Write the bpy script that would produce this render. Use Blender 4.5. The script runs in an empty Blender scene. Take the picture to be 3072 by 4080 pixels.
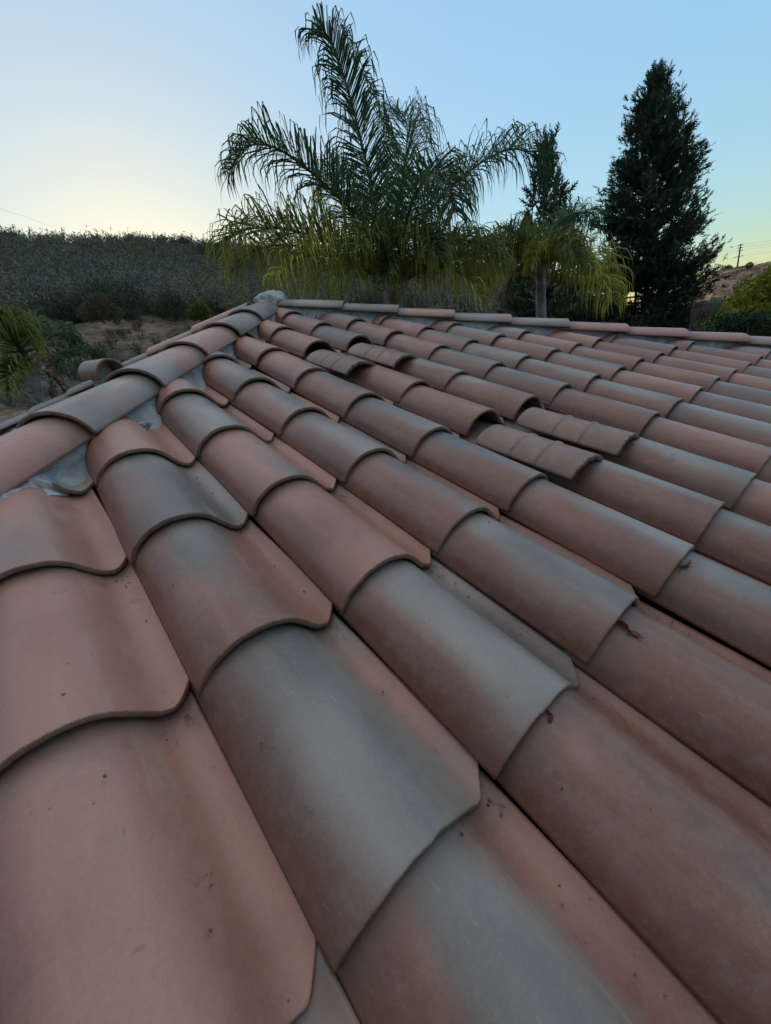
import bpy, bmesh, math, random
import numpy as np
from mathutils import Vector, Matrix, Euler
random.seed(7); rng = np.random.default_rng(7)
S = bpy.context.scene; COL = S.collection
R = math.radians

# ------------------------------------------------------------------ camera
CAM = np.array([-0.0288888, -0.2506817, 0.5724917])
EUL = Euler((1.1872848, 0.1508148, -0.6928626), 'XYZ')
FPX = 1608.167                                   # focal length in pixels of a 3072 x 4080 picture
cd = bpy.data.cameras.new('camera'); cam = bpy.data.objects.new('camera', cd); COL.objects.link(cam)
cam.location = CAM; cam.rotation_euler = EUL
cd.sensor_fit = 'VERTICAL'; cd.sensor_height = 24.0; cd.lens = FPX / 4080 * 24.0
cd.clip_start = 0.02; cd.clip_end = 5000
S.camera = cam
S.render.resolution_x = 771; S.render.resolution_y = 1024

# ------------------------------------------------------------------ sky, sun, exposure
FILL_VEIL = (2.2, 2.2, 2.3, 1)
SUN_AZ, SUN_EL = R(13.0), R(8.6)                 # azimuth from +Y towards +X
wd = bpy.data.worlds.new('World'); S.world = wd; wd.use_nodes = True
nt = wd.node_tree; nt.nodes.clear()
sky = nt.nodes.new('ShaderNodeTexSky'); sky.sky_type = 'NISHITA'; sky.sun_disc = False
sky.sun_elevation = SUN_EL; sky.sun_rotation = SUN_AZ
sky.altitude = 100; sky.air_density = 1.0; sky.dust_density = 0.6; sky.ozone_density = 1.9
bg = nt.nodes.new('ShaderNodeBackground'); bg.inputs[1].default_value = 0.15
ow = nt.nodes.new('ShaderNodeOutputWorld')
# the sky's own colours, its brightness range compressed the way a phone camera holds a bright dusk sky
bw = nt.nodes.new('ShaderNodeRGBToBW'); pw = nt.nodes.new('ShaderNodeMath'); pw.operation = 'POWER'; pw.inputs[1].default_value = -.69
sc_ = nt.nodes.new('ShaderNodeVectorMath'); sc_.operation = 'SCALE'; tn = nt.nodes.new('ShaderNodeVectorMath'); tn.operation = 'MULTIPLY'
tn.inputs[1].default_value = (.95, .995, .94)
nt.links.new(sky.outputs[0], bw.inputs[0]); nt.links.new(bw.outputs[0], pw.inputs[0]); nt.links.new(sky.outputs[0], sc_.inputs[0]); nt.links.new(pw.outputs[0], sc_.inputs['Scale'])
nt.links.new(sc_.outputs[0], tn.inputs[0]); # bright veil added overhead, out of view, to light the roof
def wn(op, a, b=None, c=None):
    x = nt.nodes.new('ShaderNodeMath'); x.operation = op
    for i_, v_ in enumerate((a, b, c)):
        if v_ is None: continue
        if isinstance(v_, bpy.types.NodeSocket): nt.links.new(v_, x.inputs[i_])
        else: x.inputs[i_].default_value = v_
    return x.outputs[0]
wtc = nt.nodes.new('ShaderNodeTexCoord'); wsx = nt.nodes.new('ShaderNodeSeparateXYZ'); nt.links.new(wtc.outputs['Generated'], wsx.inputs[0])
mr1 = nt.nodes.new('ShaderNodeMapRange'); mr1.interpolation_type = 'SMOOTHSTEP'; nt.links.new(wsx.outputs[2], mr1.inputs[0]); mr1.inputs[1].default_value = .50; mr1.inputs[2].default_value = .95
bk = wn('ADD', wn('MULTIPLY', wsx.outputs[0], -.62), wn('MULTIPLY', wsx.outputs[1], -.78))     # 1 straight behind the picture
mr2 = nt.nodes.new('ShaderNodeMapRange'); mr2.interpolation_type = 'SMOOTHSTEP'; nt.links.new(bk, mr2.inputs[0]); mr2.inputs[1].default_value = .0; mr2.inputs[2].default_value = .6; mr2.inputs[4].default_value = .0
veil = wn('MAXIMUM', mr1.outputs[0], mr2.outputs[0])
vm = nt.nodes.new('ShaderNodeMix'); vm.data_type = 'RGBA'; nt.links.new(veil, vm.inputs[0]); nt.links.new(tn.outputs[0], vm.inputs[6]); vm.inputs[7].default_value = FILL_VEIL
dk = nt.nodes.new('ShaderNodeMapRange'); dk.interpolation_type = 'SMOOTHSTEP'; nt.links.new(bk, dk.inputs[0]); dk.inputs[1].default_value = -.1; dk.inputs[2].default_value = .7; dk.inputs[3].default_value = 1.0; dk.inputs[4].default_value = .4
vs_ = nt.nodes.new('ShaderNodeVectorMath'); vs_.operation = 'SCALE'; nt.links.new(vm.outputs[2], vs_.inputs[0]); nt.links.new(dk.outputs[0], vs_.inputs['Scale'])   # the eastern dusk sky is darker
nt.links.new(vs_.outputs[0], bg.inputs[0]); nt.links.new(bg.outputs[0], ow.inputs[0])
sl = bpy.data.lights.new('sun', 'SUN'); sl.energy = 2.5; sl.angle = R(0.5); sl.color = (1.0, 0.78, 0.55)
so = bpy.data.objects.new('sun', sl); COL.objects.link(so)
sd = Vector((math.sin(SUN_AZ)*math.cos(SUN_EL), math.cos(SUN_AZ)*math.cos(SUN_EL), math.sin(SUN_EL)))
so.rotation_euler = sd.to_track_quat('Z', 'Y').to_euler(); so.location = (0, 0, 40)
S.view_settings.view_transform = 'Standard'; S.view_settings.look = 'None'
S.view_settings.exposure = 1.69; S.view_settings.gamma = 1.0

# ------------------------------------------------------------------ helpers
def tag(o, label=None, cat=None, group=None, kind=None):
    if label: o['label'] = label
    if cat: o['category'] = cat
    if group: o['group'] = group
    if kind: o['kind'] = kind
    return o
def empty(name, loc=(0, 0, 0)):
    o = bpy.data.objects.new(name, None); COL.objects.link(o); o.location = loc; o.empty_display_size = .2
    return o
def mesh(name, V, F, mats, parent=None, mw=None, smooth=True, midx=None, col=None):
    """V (n,3) array, F list of faces or (m,k) array"""
    me = bpy.data.meshes.new(name)
    V = np.asarray(V, np.float32)
    if isinstance(F, np.ndarray):
        m, k = F.shape
        me.vertices.add(len(V)); me.vertices.foreach_set('co', V.ravel())
        me.loops.add(m*k); me.loops.foreach_set('vertex_index', F.astype(np.int32).ravel())
        me.polygons.add(m); me.polygons.foreach_set('loop_start', np.arange(0, m*k, k, dtype=np.int32))
        me.polygons.foreach_set('loop_total', np.full(m, k, np.int32))
        me.update(calc_edges=True)
    else:
        me.from_pydata([tuple(map(float, v)) for v in V], [], F)
    if not isinstance(mats, (list, tuple)): mats = [mats]
    for m_ in mats: me.materials.append(m_)
    if midx is not None: me.polygons.foreach_set('material_index', np.asarray(midx, np.int32))
    if smooth: me.polygons.foreach_set('use_smooth', np.ones(len(me.polygons), bool))
    if col is not None:
        a = me.color_attributes.new('tint', 'FLOAT_COLOR', 'POINT')
        c = np.ones((len(V), 4), np.float32); c[:, :3] = col
        a.data.foreach_set('color', c.ravel())
    me.update()
    o = bpy.data.objects.new(name, me); COL.objects.link(o)
    if parent is not None: o.parent = parent
    if mw is not None: o.matrix_local = mw
    return o
ROT = np.array(EUL.to_matrix())
def W(x, y, d):
    """world point seen at display pixel (x, y of a 1666 px wide picture) at horizontal distance d"""
    r = ROT @ np.array([(x*1.844-1536)/FPX, -(y*1.844-2040)/FPX, -1.0])
    return CAM + r * (d/np.hypot(r[0], r[1]))
def AZ(az, r, z):
    a = R(az); return np.array([CAM[0]+r*math.sin(a), CAM[1]+r*math.cos(a), z])

# ------------------------------------------------------------------ materials
def new_mat(name):
    m = bpy.data.materials.new(name); m.use_nodes = True; t = m.node_tree
    for n in list(t.nodes): t.nodes.remove(n)
    o = t.nodes.new('ShaderNodeOutputMaterial'); b = t.nodes.new('ShaderNodeBsdfPrincipled')
    t.links.new(b.outputs[0], o.inputs[0]); return m, t, b, o
class NB:
    def __init__(s, t): s.t = t
    def n(s, ty, **k):
        x = s.t.nodes.new('ShaderNode'+ty)
        for a, b in k.items(): setattr(x, a, b)
        return x
    def set(s, sock, v):
        if isinstance(v, bpy.types.NodeSocket): s.t.links.new(v, sock)
        else: sock.default_value = v
    def math(s, op, a, b=0.0, c=None, clamp=False):
        x = s.n('Math', operation=op); x.use_clamp = clamp
        s.set(x.inputs[0], a); s.set(x.inputs[1], b)
        if c is not None: s.set(x.inputs[2], c)
        return x.outputs[0]
    def ramp(s, v, lo, hi, a=0.0, b=1.0, smooth=True):
        x = s.n('MapRange'); x.interpolation_type = 'SMOOTHSTEP' if smooth else 'LINEAR'
        s.set(x.inputs['Value'], v); s.set(x.inputs['From Min'], lo); s.set(x.inputs['From Max'], hi)
        s.set(x.inputs['To Min'], a); s.set(x.inputs['To Max'], b); return x.outputs[0]
    def mix(s, f, a, b):
        x = s.n('Mix', data_type='RGBA'); s.set(x.inputs[0], f)
        s.set(x.inputs[6], a if isinstance(a, bpy.types.NodeSocket) else (*a, 1))
        s.set(x.inputs[7], b if isinstance(b, bpy.types.NodeSocket) else (*b, 1)); return x.outputs[2]
    def noise(s, vec, scale, detail=3, rough=.5, dist=0.0):
        x = s.n('TexNoise'); s.set(x.inputs['Vector'], vec); x.inputs['Scale'].default_value = scale
        x.inputs['Detail'].default_value = detail; x.inputs['Roughness'].default_value = rough
        x.inputs['Distortion'].default_value = dist; return x.outputs[0]
    def mapping(s, vec, loc=(0,0,0), scale=(1,1,1), rot=(0,0,0)):
        x = s.n('Mapping'); s.set(x.inputs[0], vec); s.set(x.inputs[1], loc); x.inputs[3].default_value = scale
        x.inputs[2].default_value = rot; return x.outputs[0]
    def bump(s, h, strength, dist, normal=None):
        x = s.n('Bump'); x.inputs['Strength'].default_value = strength; x.inputs['Distance'].default_value = dist
        s.set(x.inputs['Height'], h)
        if normal is not None: s.set(x.inputs['Normal'], normal)
        return x.outputs[0]

def tile_material(name, rim=False, old=False, cap=False):
    m, t, b, o = new_mat(name); k = NB(t)
    tc = k.n('TexCoord').outputs['Object']
    rnd = k.n('ObjectInfo').outputs['Random']
    fl = k.n('Attribute', attribute_type='OBJECT', attribute_name='flash').outputs['Fac']
    hue = k.n('Attribute', attribute_type='OBJECT', attribute_name='warmth').outputs['Fac']
    off = k.n('CombineXYZ'); k.set(off.inputs[0], k.math('MULTIPLY', rnd, 91.0)); k.set(off.inputs[1], k.math('MULTIPLY', rnd, 37.0)); k.set(off.inputs[2], k.math('MULTIPLY', rnd, 13.0))
    add = k.n('VectorMath', operation='ADD'); k.set(add.inputs[0], tc); k.set(add.inputs[1], off.outputs[0]); v = add.outputs[0]
    sx = k.n('SeparateXYZ'); k.set(sx.inputs[0], tc); X, Y = sx.outputs[0], sx.outputs[1]
    cx = k.math('DIVIDE', X, 0.2807)
    # soft sprayed flash: large smooth clouds, strongest along the crown
    n1 = k.noise(k.mapping(v, scale=(4.5, 2.2, 2.0)), 1.0, 1.2, .45)
    crown = k.ramp(k.math('ABSOLUTE', k.math('SUBTRACT', cx, .50)), .10, .42, 1.0, 0.0)
    f = k.math('ADD', fl, k.math('MULTIPLY', k.math('SUBTRACT', n1, .5), 2.1))
    f = k.math('ADD', f, k.math('MULTIPLY', k.math('SUBTRACT', crown, .55), .55)) if not cap else f
    f = k.math('ADD', f, k.math('MULTIPLY', k.math('SUBTRACT', k.noise(v, 22.0, 5, .68), .5), .34))
    f = k.ramp(f, .22, .80)
    n2 = k.noise(k.mapping(v, scale=(7, 3.5, 5)), 1.0, 2.5, .5)
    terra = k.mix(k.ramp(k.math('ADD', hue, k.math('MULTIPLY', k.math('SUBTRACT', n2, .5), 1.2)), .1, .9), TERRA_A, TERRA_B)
    n3 = k.noise(k.mapping(v, scale=(5, 2.0, 5)), 1.3, 1.5, .5)
    grey = k.mix(k.ramp(n3, .35, .68), GREY_A, GREY_B)
    c = k.mix(f, terra, grey)
    # rusty flanks where the spray never reached, darkened to paint in side shade
    flank = k.ramp(k.math('ADD', cx, k.math('MULTIPLY', k.math('SUBTRACT', n2, .5), .35)), .0, .34, .72, 0.0)
    if not cap: c = k.mix(flank, c, (.165, .070, .042))
    # pale wear along the crease between barrel and pan, and long rub marks
    st = k.noise(k.mapping(v, scale=(26, 3.0, 10), rot=(0, 0, .05)), 1.0, 5, .62, .25)
    crease = k.ramp(k.math('ABSOLUTE', k.math('SUBTRACT', cx, .68)), .0, .14, 1.0, 0.0)
    w = k.math('MULTIPLY', k.ramp(st, .49, .68), k.math('MULTIPLY_ADD', crease, .45, .12))
    c = k.mix(w, c, (.43, .31, .23))
    # thin scratches
    sc = k.noise(k.mapping(v, scale=(240, 26, 40), rot=(0, 0, .5)), 1.0, 2, .5, .4)
    gate = k.ramp(k.noise(v, 11.0, 2, .5), .56, .70)
    c = k.mix(k.math('MULTIPLY', k.ramp(sc, .66, .76), k.math('MULTIPLY', gate, .30)), c, (.46, .42, .38))
    # dust mottling, dark specks and sooty smudges
    mot = k.noise(v, 38.0, 6, .68)
    c = k.mix(k.ramp(mot, .42, .66, 0, .13), c, (.36, .29, .235))
    gr = k.noise(v, 170.0, 4, .75); c = k.mix(k.ramp(gr, .52, .66, 0, .14), c, (.09, .060, .048)); c = k.mix(k.ramp(gr, .46, .34, 0, .09), c, (.45, .37, .31))
    cl = k.noise(v, 15.0, 6, .72, .4); c = k.mix(k.ramp(cl, .50, .68, 0, .13), c, (.13, .085, .066))
    sm = k.math('MULTIPLY', k.ramp(k.noise(v, 24.0, 5, .7, .6), .60, .72), k.ramp(k.noise(v, 6.0, 2, .5), .52, .66))
    c = k.mix(k.math('MULTIPLY', sm, .55), c, (.055, .05, .045))
    vo = k.n('TexVoronoi'); k.set(vo.inputs['Vector'], v); vo.inputs['Scale'].default_value = 46
    spk = k.math('MULTIPLY', k.ramp(vo.outputs['Distance'], .05, .10, 1.0, 0.0), k.ramp(k.noise(v, 9.0, 2, .5), .55, .62))
    c = k.mix(k.math('MULTIPLY', spk, .6), c, (.06, .045, .04))
    # darker band where the head slides under the tile above
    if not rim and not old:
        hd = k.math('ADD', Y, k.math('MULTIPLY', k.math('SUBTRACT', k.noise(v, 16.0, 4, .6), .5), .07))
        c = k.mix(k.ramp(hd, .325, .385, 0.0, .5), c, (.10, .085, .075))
    if rim: c = k.mix(.6, c, k.mix(k.ramp(k.noise(v, 60, 4, .7), .35, .65), (.21, .105, .062), (.34, .205, .14)))
    if old:
        c = k.mix(.85, c, k.mix(k.ramp(k.noise(v, 7, 6, .65), .35, .7), (.15, .095, .068), (.265, .17, .125)))
    k.set(b.inputs['Base Color'], c)
    k.set(b.inputs['Roughness'], k.ramp(mot, .3, .7, .34, .48))
    b.inputs['Specular IOR Level'].default_value = .5
    h1 = k.noise(v, 320.0, 3, .6); h2 = k.noise(k.mapping(v, scale=(60, 12, 60)), 1.0, 4, .6)
    nb = k.bump(h1, .22 if not rim else .9, .0012 if not rim else .004)
    nb = k.bump(h2, .25, .0012, nb)
    nb = k.bump(k.noise(v, 9.0, 2, .5), .35, .006, nb)
    k.set(b.inputs['Normal'], nb)
    return m
TERRA_A, TERRA_B = (.185, .083, .056), (.375, .184, .136)  # TERRA_A is darkened to carry painted shade on the near right tiles
GREY_A, GREY_B = (.124, .116, .106), (.262, .238, .212)
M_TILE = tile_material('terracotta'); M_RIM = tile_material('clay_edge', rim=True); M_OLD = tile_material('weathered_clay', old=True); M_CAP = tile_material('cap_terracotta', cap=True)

def simple(name, c1, c2, scale=8, detail=5, rough=.9, bump=.5, bdist=.01, coord='Object', spec=.2, trans=0.0, lo=.35, hi=.65):
    m, t, b, o = new_mat(name); k = NB(t)
    v = k.n('TexCoord').outputs[coord]
    n = k.noise(v, scale, detail, .62)
    k.set(b.inputs['Base Color'], k.mix(k.ramp(n, lo, hi), c1, c2)); b.inputs['Roughness'].default_value = rough
    b.inputs['Specular IOR Level'].default_value = spec
    if bump: k.set(b.inputs['Normal'], k.bump(k.noise(v, scale*3, 6, .65), bump, bdist))
    return m
def mortar_mat():
    m, t, b, o = new_mat('cement_mortar'); k = NB(t)
    v = k.n('TexCoord').outputs['Object']
    c = k.mix(k.ramp(k.noise(v, 9, 6, .65), .35, .68), (.27, .29, .295), (.49, .51, .51))
    c = k.mix(k.ramp(k.noise(v, 60, 4, .7), .58, .72, 0, .5), c, (.10, .10, .10))
    vo = k.n('TexVoronoi', feature='DISTANCE_TO_EDGE'); k.set(vo.inputs['Vector'], k.mapping(v)); vo.inputs['Scale'].default_value = 7
    ds = k.noise(v, 5, 3, .6)
    mp = k.n('VectorMath', operation='ADD'); k.set(mp.inputs[0], v); k.set(mp.inputs[1], ds); k.set(vo.inputs['Vector'], mp.outputs[0])
    cr = k.ramp(vo.outputs['Distance'], .004, .02, 1, 0)
    c = k.mix(k.math('MULTIPLY', cr, .4), c, (.08, .08, .08))
    k.set(b.inputs['Base Color'], c); b.inputs['Roughness'].default_value = .95; b.inputs['Specular IOR Level'].default_value = .1
    nb = k.bump(k.noise(v, 40, 8, .7), .7, .006); nb = k.bump(cr, .3, -.003, nb)
    k.set(b.inputs['Normal'], nb); return m
M_MORTAR = mortar_mat()
M_DECK = simple('roofing_felt', (.022, .020, .019), (.05, .045, .04), 30)
M_STUCCO = simple('stucco', (.5, .45, .38), (.6, .55, .47), 20)
def leafmat(name, base, trans=.35, rough=.55, tint=True, var=.25):
    """vertex tint times base, some light let through"""
    m, t, b, o = new_mat(name); k = NB(t)
    if tint:
        a = k.n('Attribute', attribute_name='tint').outputs['Color']
        x = k.n('Mix', data_type='RGBA', blend_type='MULTIPLY'); x.inputs[0].default_value = 1
        x.inputs[6].default_value = (*base, 1); k.set(x.inputs[7], a); c = x.outputs[2]
    else:
        c = k.mix(0, base, base)
    n = k.noise(k.n('TexCoord').outputs['Object'], 3.0, 4, .6)
    hs = k.n('HueSaturation'); k.set(hs.inputs['Color'], c); k.set(hs.inputs['Value'], k.ramp(n, .3, .7, 1-var, 1+var)); c = hs.outputs[0]
    k.set(b.inputs['Base Color'], c); b.inputs['Roughness'].default_value = rough; b.inputs['Specular IOR Level'].default_value = .25
    if trans:
        tr = k.n('BsdfTranslucent'); k.set(tr.inputs[0], c); ms = k.n('MixShader'); ms.inputs[0].default_value = trans
        t.links.new(b.outputs[0], ms.inputs[1]); t.links.new(tr.outputs[0], ms.inputs[2]); t.links.new(ms.outputs[0], o.inputs[0])
    return m
M_LEAF = leafmat('foliage', (1, 1, 1), .30)
M_CONIF = leafmat('conifer_foliage', (1, 1, 1), .12, .8)
M_TWIG = leafmat('dry_twigs', (1, 1, 1), .0, .95)
M_BARK = simple('bark', (.07, .055, .045), (.16, .13, .11), 12, bump=.8, bdist=.02)
M_PALMBARK = simple('palm_bark', (.26, .255, .25), (.46, .45, .44), 6, bump=.6, bdist=.02)

# ------------------------------------------------------------------ roof geometry (world origin = nose corner of one tile)
U, V_, P = 0.280714, 0.385, 0.3211406            # cover width, exposure, pitch (4 in 12)
TP = math.tan(P); CP, SP = math.cos(P), math.sin(P)
AX, AY = 1.515, 2.895; AZt = AY*TP                 # apex where the hips meet
ROOF = tag(empty('tiled_roof', (AX, AY, -2.0)), 'large hipped roof of terracotta and grey clay tiles meeting in a grey mortar knob', 'roof')
RINV = Matrix.Translation(Vector((-AX, -AY, 2.0)))
def part(name, V, F, mats, mw=Matrix.Identity(4), **k):
    return mesh(name, V, F, mats, parent=ROOF, mw=RINV @ mw, **k)

PROF = np.array([(-.022, -.013), (-.006, -.002), (.012, .0105), (.04, .0235), (.09, .0375), (.16, .051), (.24, .0605), (.32, .0645), (.40, .0645), (.48, .0612), (.55, .0545),
                 (.61, .0445), (.66, .0320), (.71, .0160), (.755, .0005), (.80, -.0120), (.845, -.0190), (.89, -.0222), (.94, -.0212), (1.004, -.0150)])
def smooth_prof(pr, n):
    d = np.r_[0, np.cumsum(np.hypot(*np.diff(pr*[U, 1], axis=0).T))]; s = np.linspace(0, d[-1], n)
    def cr(y):
        out = []
        for q in s:
            i = min(max(np.searchsorted(d, q)-1, 0), len(d)-2)
            p0, p1, p2, p3 = y[max(i-1, 0)], y[i], y[i+1], y[min(i+2, len(y)-1)]
            u = (q-d[i])/(d[i+1]-d[i])
            out.append(.5*((2*p1)+(-p0+p2)*u+(2*p0-5*p1+4*p2-p3)*u*u+(-p0+3*p1-3*p2+p3)*u**3))
        return np.array(out)
    return np.c_[cr(pr[:, 0])*U, cr(pr[:, 1])]
def shell(profile, L, th, taper=.06, clipR=.036, clipHL=.03, rows=9, jag=0.0, rg=rng, height_taper=.05, bands=()):
    """a curved clay shell: outer grid, inner grid, rims. returns V, F, material indices (1 = rim)"""
    n = len(profile); pr = profile
    tang = np.gradient(pr, axis=0); nrm = np.c_[-tang[:, 1], tang[:, 0]]; nrm /= np.linalg.norm(nrm, axis=1)[:, None]
    inner = pr - nrm*th
    x = pr[:, 0]; x0, x1 = x.min(), x.max()
    s0 = np.clip(x-(x1-clipR), 0, None)*1.1
    s1 = L-np.clip((x0+clipHL)-x, 0, None)*1.0
    s0 = s0+jag*(np.interp(x, np.linspace(x0, x1, 26), rg.uniform(-1, 1, 26)))
    e = .0014
    ts = [0.0, e, .005]+list(np.linspace(.03, L-.02, rows))+[L-e, L]
    def grid(p, sgn):
        out = []
        for q, t_ in enumerate(ts):
            y = s0+(s1-s0)*(t_/L)
            k = 1-taper*(t_/L); kh = 1-height_taper*(t_/L)
            xx = x0+(p[:, 0]-x0)*1.0
            mid = (x0+x1)*.36
            xx = mid+(p[:, 0]-mid)*k; zz = p[:, 1]*kh
            if q in (0, len(ts)-1):                # rounded lip
                zz = zz-sgn*nrm[:, 1]*.0011; xx = xx-sgn*nrm[:, 0]*.0011
            for bt, bh in bands:
                g = math.exp(-((t_-bt)/.006)**2)*bh
                if sgn > 0: zz = zz+nrm[:, 1]*g; xx = xx+nrm[:, 0]*g
            out.append(np.c_[xx, y, zz])
        return np.concatenate(out)
    if bands:
        ts = sorted(ts+[bt+d for bt, _ in bands for d in (-.016, -.010, -.006, -.003, 0, .003, .006, .010, .016)])
    o_, i_ = grid(pr, 1), grid(inner, -1); m = len(ts); V = np.concatenate([o_, i_]); N = m*n
    F, mi = [], []
    for a in range(m-1):
        for c in range(n-1):
            q = a*n+c
            F.append((q, q+1, q+1+n, q+n)); mi.append(0 if a > 0 else 1)
            F.append((N+q, N+q+n, N+q+1+n, N+q+1)); mi.append(1)
    for c in range(n-1):
        F.append((c+1, c, N+c, N+c+1)); mi.append(1)
        q = (m-1)*n+c; F.append((q, q+1, N+q+1, N+q)); mi.append(1)
    for a in range(m-1):
        q = a*n; F.append((q, q+n, N+q+n, N+q)); mi.append(0)
        q = a*n+n-1; F.append((q+n, q, N+q, N+q+n)); mi.append(0)
    return V, F, mi
TPROF = smooth_prof(PROF, 46)
LT, TH, TILT = .462, .0115, math.atan(.0165/.385)
def frame(face):
    """local axes (across, up the slope, normal) of a roof face in world space. A = the one we stand on, B = left of the near hip"""
    if face == 'A': return Matrix.Rotation(P, 4, 'X')
    if face == 'B': return Matrix.Rotation(-math.pi/2, 4, 'Z') @ Matrix.Rotation(P, 4, 'X')

def clip_mesh(V, F, mi, mw, planes):
    bm = bmesh.new(); vs = [bm.verts.new(tuple(v)) for v in V]
    for f, k in zip(F, mi):
        q = bm.faces.new([vs[i] for i in f]); q.material_index = k; q.smooth = True
    inv = mw.inverted(); cut = False
    for co, no in planes:                          # keep the side the normal points to
        c = inv @ Vector(co); n = (inv.to_3x3() @ Vector(no)).normalized()
        d = [(v.co-c).dot(n) for v in bm.verts]
        if not d or max(d) < .01: bm.free(); return None
        if min(d) < 0:
            r = bmesh.ops.bisect_plane(bm, geom=bm.verts[:]+bm.edges[:]+bm.faces[:], plane_co=c, plane_no=n, clear_inner=True); cut = True
    if len(bm.verts) < 12: bm.free(); return None
    return bm
HN = 1/math.sqrt(2)
OFF = .075
planesA = [((AX+OFF*HN, AY-OFF*HN, 0), (HN, -HN, 0)), ((AX-OFF*HN, AY-OFF*HN, 0), (-HN, -HN, 0))]
planesB = [((AX-OFF*HN, AY+OFF*HN, 0), (-HN, HN, 0)), ((AX-OFF*HN, AY-OFF*HN, 0), (-HN, -HN, 0))]
# flash = how much grey spray, warmth = how pink the clay is, lowered on near right tiles to paint in shade; read off the photograph (column, row)
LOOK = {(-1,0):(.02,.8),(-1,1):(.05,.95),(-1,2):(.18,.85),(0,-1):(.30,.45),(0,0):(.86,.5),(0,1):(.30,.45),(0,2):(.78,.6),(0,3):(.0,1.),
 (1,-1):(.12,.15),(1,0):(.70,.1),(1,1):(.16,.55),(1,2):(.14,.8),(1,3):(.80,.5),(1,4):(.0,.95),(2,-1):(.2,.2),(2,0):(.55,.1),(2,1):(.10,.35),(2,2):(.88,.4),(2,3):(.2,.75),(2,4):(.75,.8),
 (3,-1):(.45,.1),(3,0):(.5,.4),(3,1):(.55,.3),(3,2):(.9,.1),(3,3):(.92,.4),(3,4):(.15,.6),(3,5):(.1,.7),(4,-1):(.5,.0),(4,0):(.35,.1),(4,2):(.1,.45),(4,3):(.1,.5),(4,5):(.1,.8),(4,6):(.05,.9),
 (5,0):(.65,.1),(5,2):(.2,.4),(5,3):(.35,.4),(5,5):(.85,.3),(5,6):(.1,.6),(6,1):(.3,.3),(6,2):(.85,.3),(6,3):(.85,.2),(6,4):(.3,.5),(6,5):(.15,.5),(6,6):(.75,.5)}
GAPS = {(4,1), (5,1), (4,4), (5,4)}
cands = []
def project(p):
    c = ROT.T @ (np.asarray(p)-CAM)
    if c[2] > -.05: return None
    return 1536+FPX*c[0]/-c[2], 2040-FPX*c[1]/-c[2]
def lay(face, i, j, planes, org):
    rg = np.random.default_rng(1000+i*37+j*101+(5000 if face == 'B' else 0))
    gap = face == 'A' and (i, j) in GAPS
    V, F, mi = shell(TPROF, LT, TH, taper=.035, height_taper=.06, jag=.0011, rg=rg)
    if gap: V = V*np.array([1, 1, .35])+np.array([0, 0, -.012])
    jx, jy = rg.normal(0, .0022), rg.normal(0, .0045)
    org = np.array(org, float)
    fr = frame(face); loc = fr @ Vector((i*U+jx, j*V_+jy, 0))
    mw = Matrix.Translation(Vector(org)+loc) @ fr @ Matrix.Rotation(R(rg.normal(0, .6)), 4, 'Z') @ Matrix.Rotation(R(rg.normal(0, .5)), 4, 'Y') @ Matrix.Rotation(-TILT+R(rg.normal(0, .12)), 4, 'X')
    if face == 'A' and (i, j) == (-1, 3): planes = [((AX+.150*HN, AY-.150*HN, 0), (HN, -HN, 0))]
    bm = clip_mesh(V, F, mi, mw, planes)
    if bm is None: return
    me = bpy.data.meshes.new('roof_tile'); bm.to_mesh(me); bm.free()
    for m_ in (M_TILE, M_RIM): me.materials.append(m_)
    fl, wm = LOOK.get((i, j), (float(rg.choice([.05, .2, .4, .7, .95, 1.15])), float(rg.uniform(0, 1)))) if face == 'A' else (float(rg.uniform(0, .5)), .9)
    if gap: fl, wm = .95, 0.
    # visible size
    pts = [project(mw @ v.co) for v in list(me.vertices)[::7]]; pts = [p for p in pts if p]
    area = 0
    if pts:
        xs = np.clip([p[0] for p in pts], 0, 3072); ys = np.clip([p[1] for p in pts], 0, 4080); area = (max(xs)-min(xs))*(max(ys)-min(ys))
    cands.append((area*(1 if face == 'A' else .05), me, mw, fl, wm))
OB = (0, 0, 0)
for i in range(-7, 18):
    for j in range(-4, 10): lay('A', i, j, planesA, (0, 0, 0))
# face B: its eaves run along +Y; rows measured from the same nose plane, mirrored across the hip
ob = (AX-AY, 0, 0)                                 # z = 0 where x = AX - AY
for i in range(-26, 4):
    for j in range(-3, 9): lay('B', i, j, planesB, ob)
cands.sort(key=lambda c: -c[0])
rest = []
for k, (a, me, mw, fl, wm) in enumerate(cands):
    if k < 100:
        o = bpy.data.objects.new('roof_tile', me); COL.objects.link(o); o.parent = ROOF; o.matrix_local = RINV @ mw
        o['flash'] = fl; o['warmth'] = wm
    else: rest.append((me, mw, fl, wm))
def rest_material(src, name):
    """same clay, but flash and warmth come from the mesh instead of the object, so that many tiles can share one mesh"""
    m = src.copy(); m.name = name; t = m.node_tree
    for n in t.nodes:
        if n.type == 'ATTRIBUTE' and n.attribute_name in ('flash', 'warmth'): n.attribute_type = 'GEOMETRY'
    tc = [n for n in t.nodes if n.type == 'TEX_COORD'][0]
    a = t.nodes.new('ShaderNodeAttribute'); a.attribute_name = 'tile_co'
    oi = [n for n in t.nodes if n.type == 'OBJECT_INFO'][0]
    r = t.nodes.new('ShaderNodeAttribute'); r.attribute_name = 'tile_rand'
    for l in list(t.links):
        if l.from_node == tc: to = l.to_socket; t.links.remove(l); t.links.new(a.outputs['Vector'], to)
    for l in list(t.links):
        if l.from_node == oi: to = l.to_socket; t.links.remove(l); t.links.new(r.outputs['Fac'], to)
    return m
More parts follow.
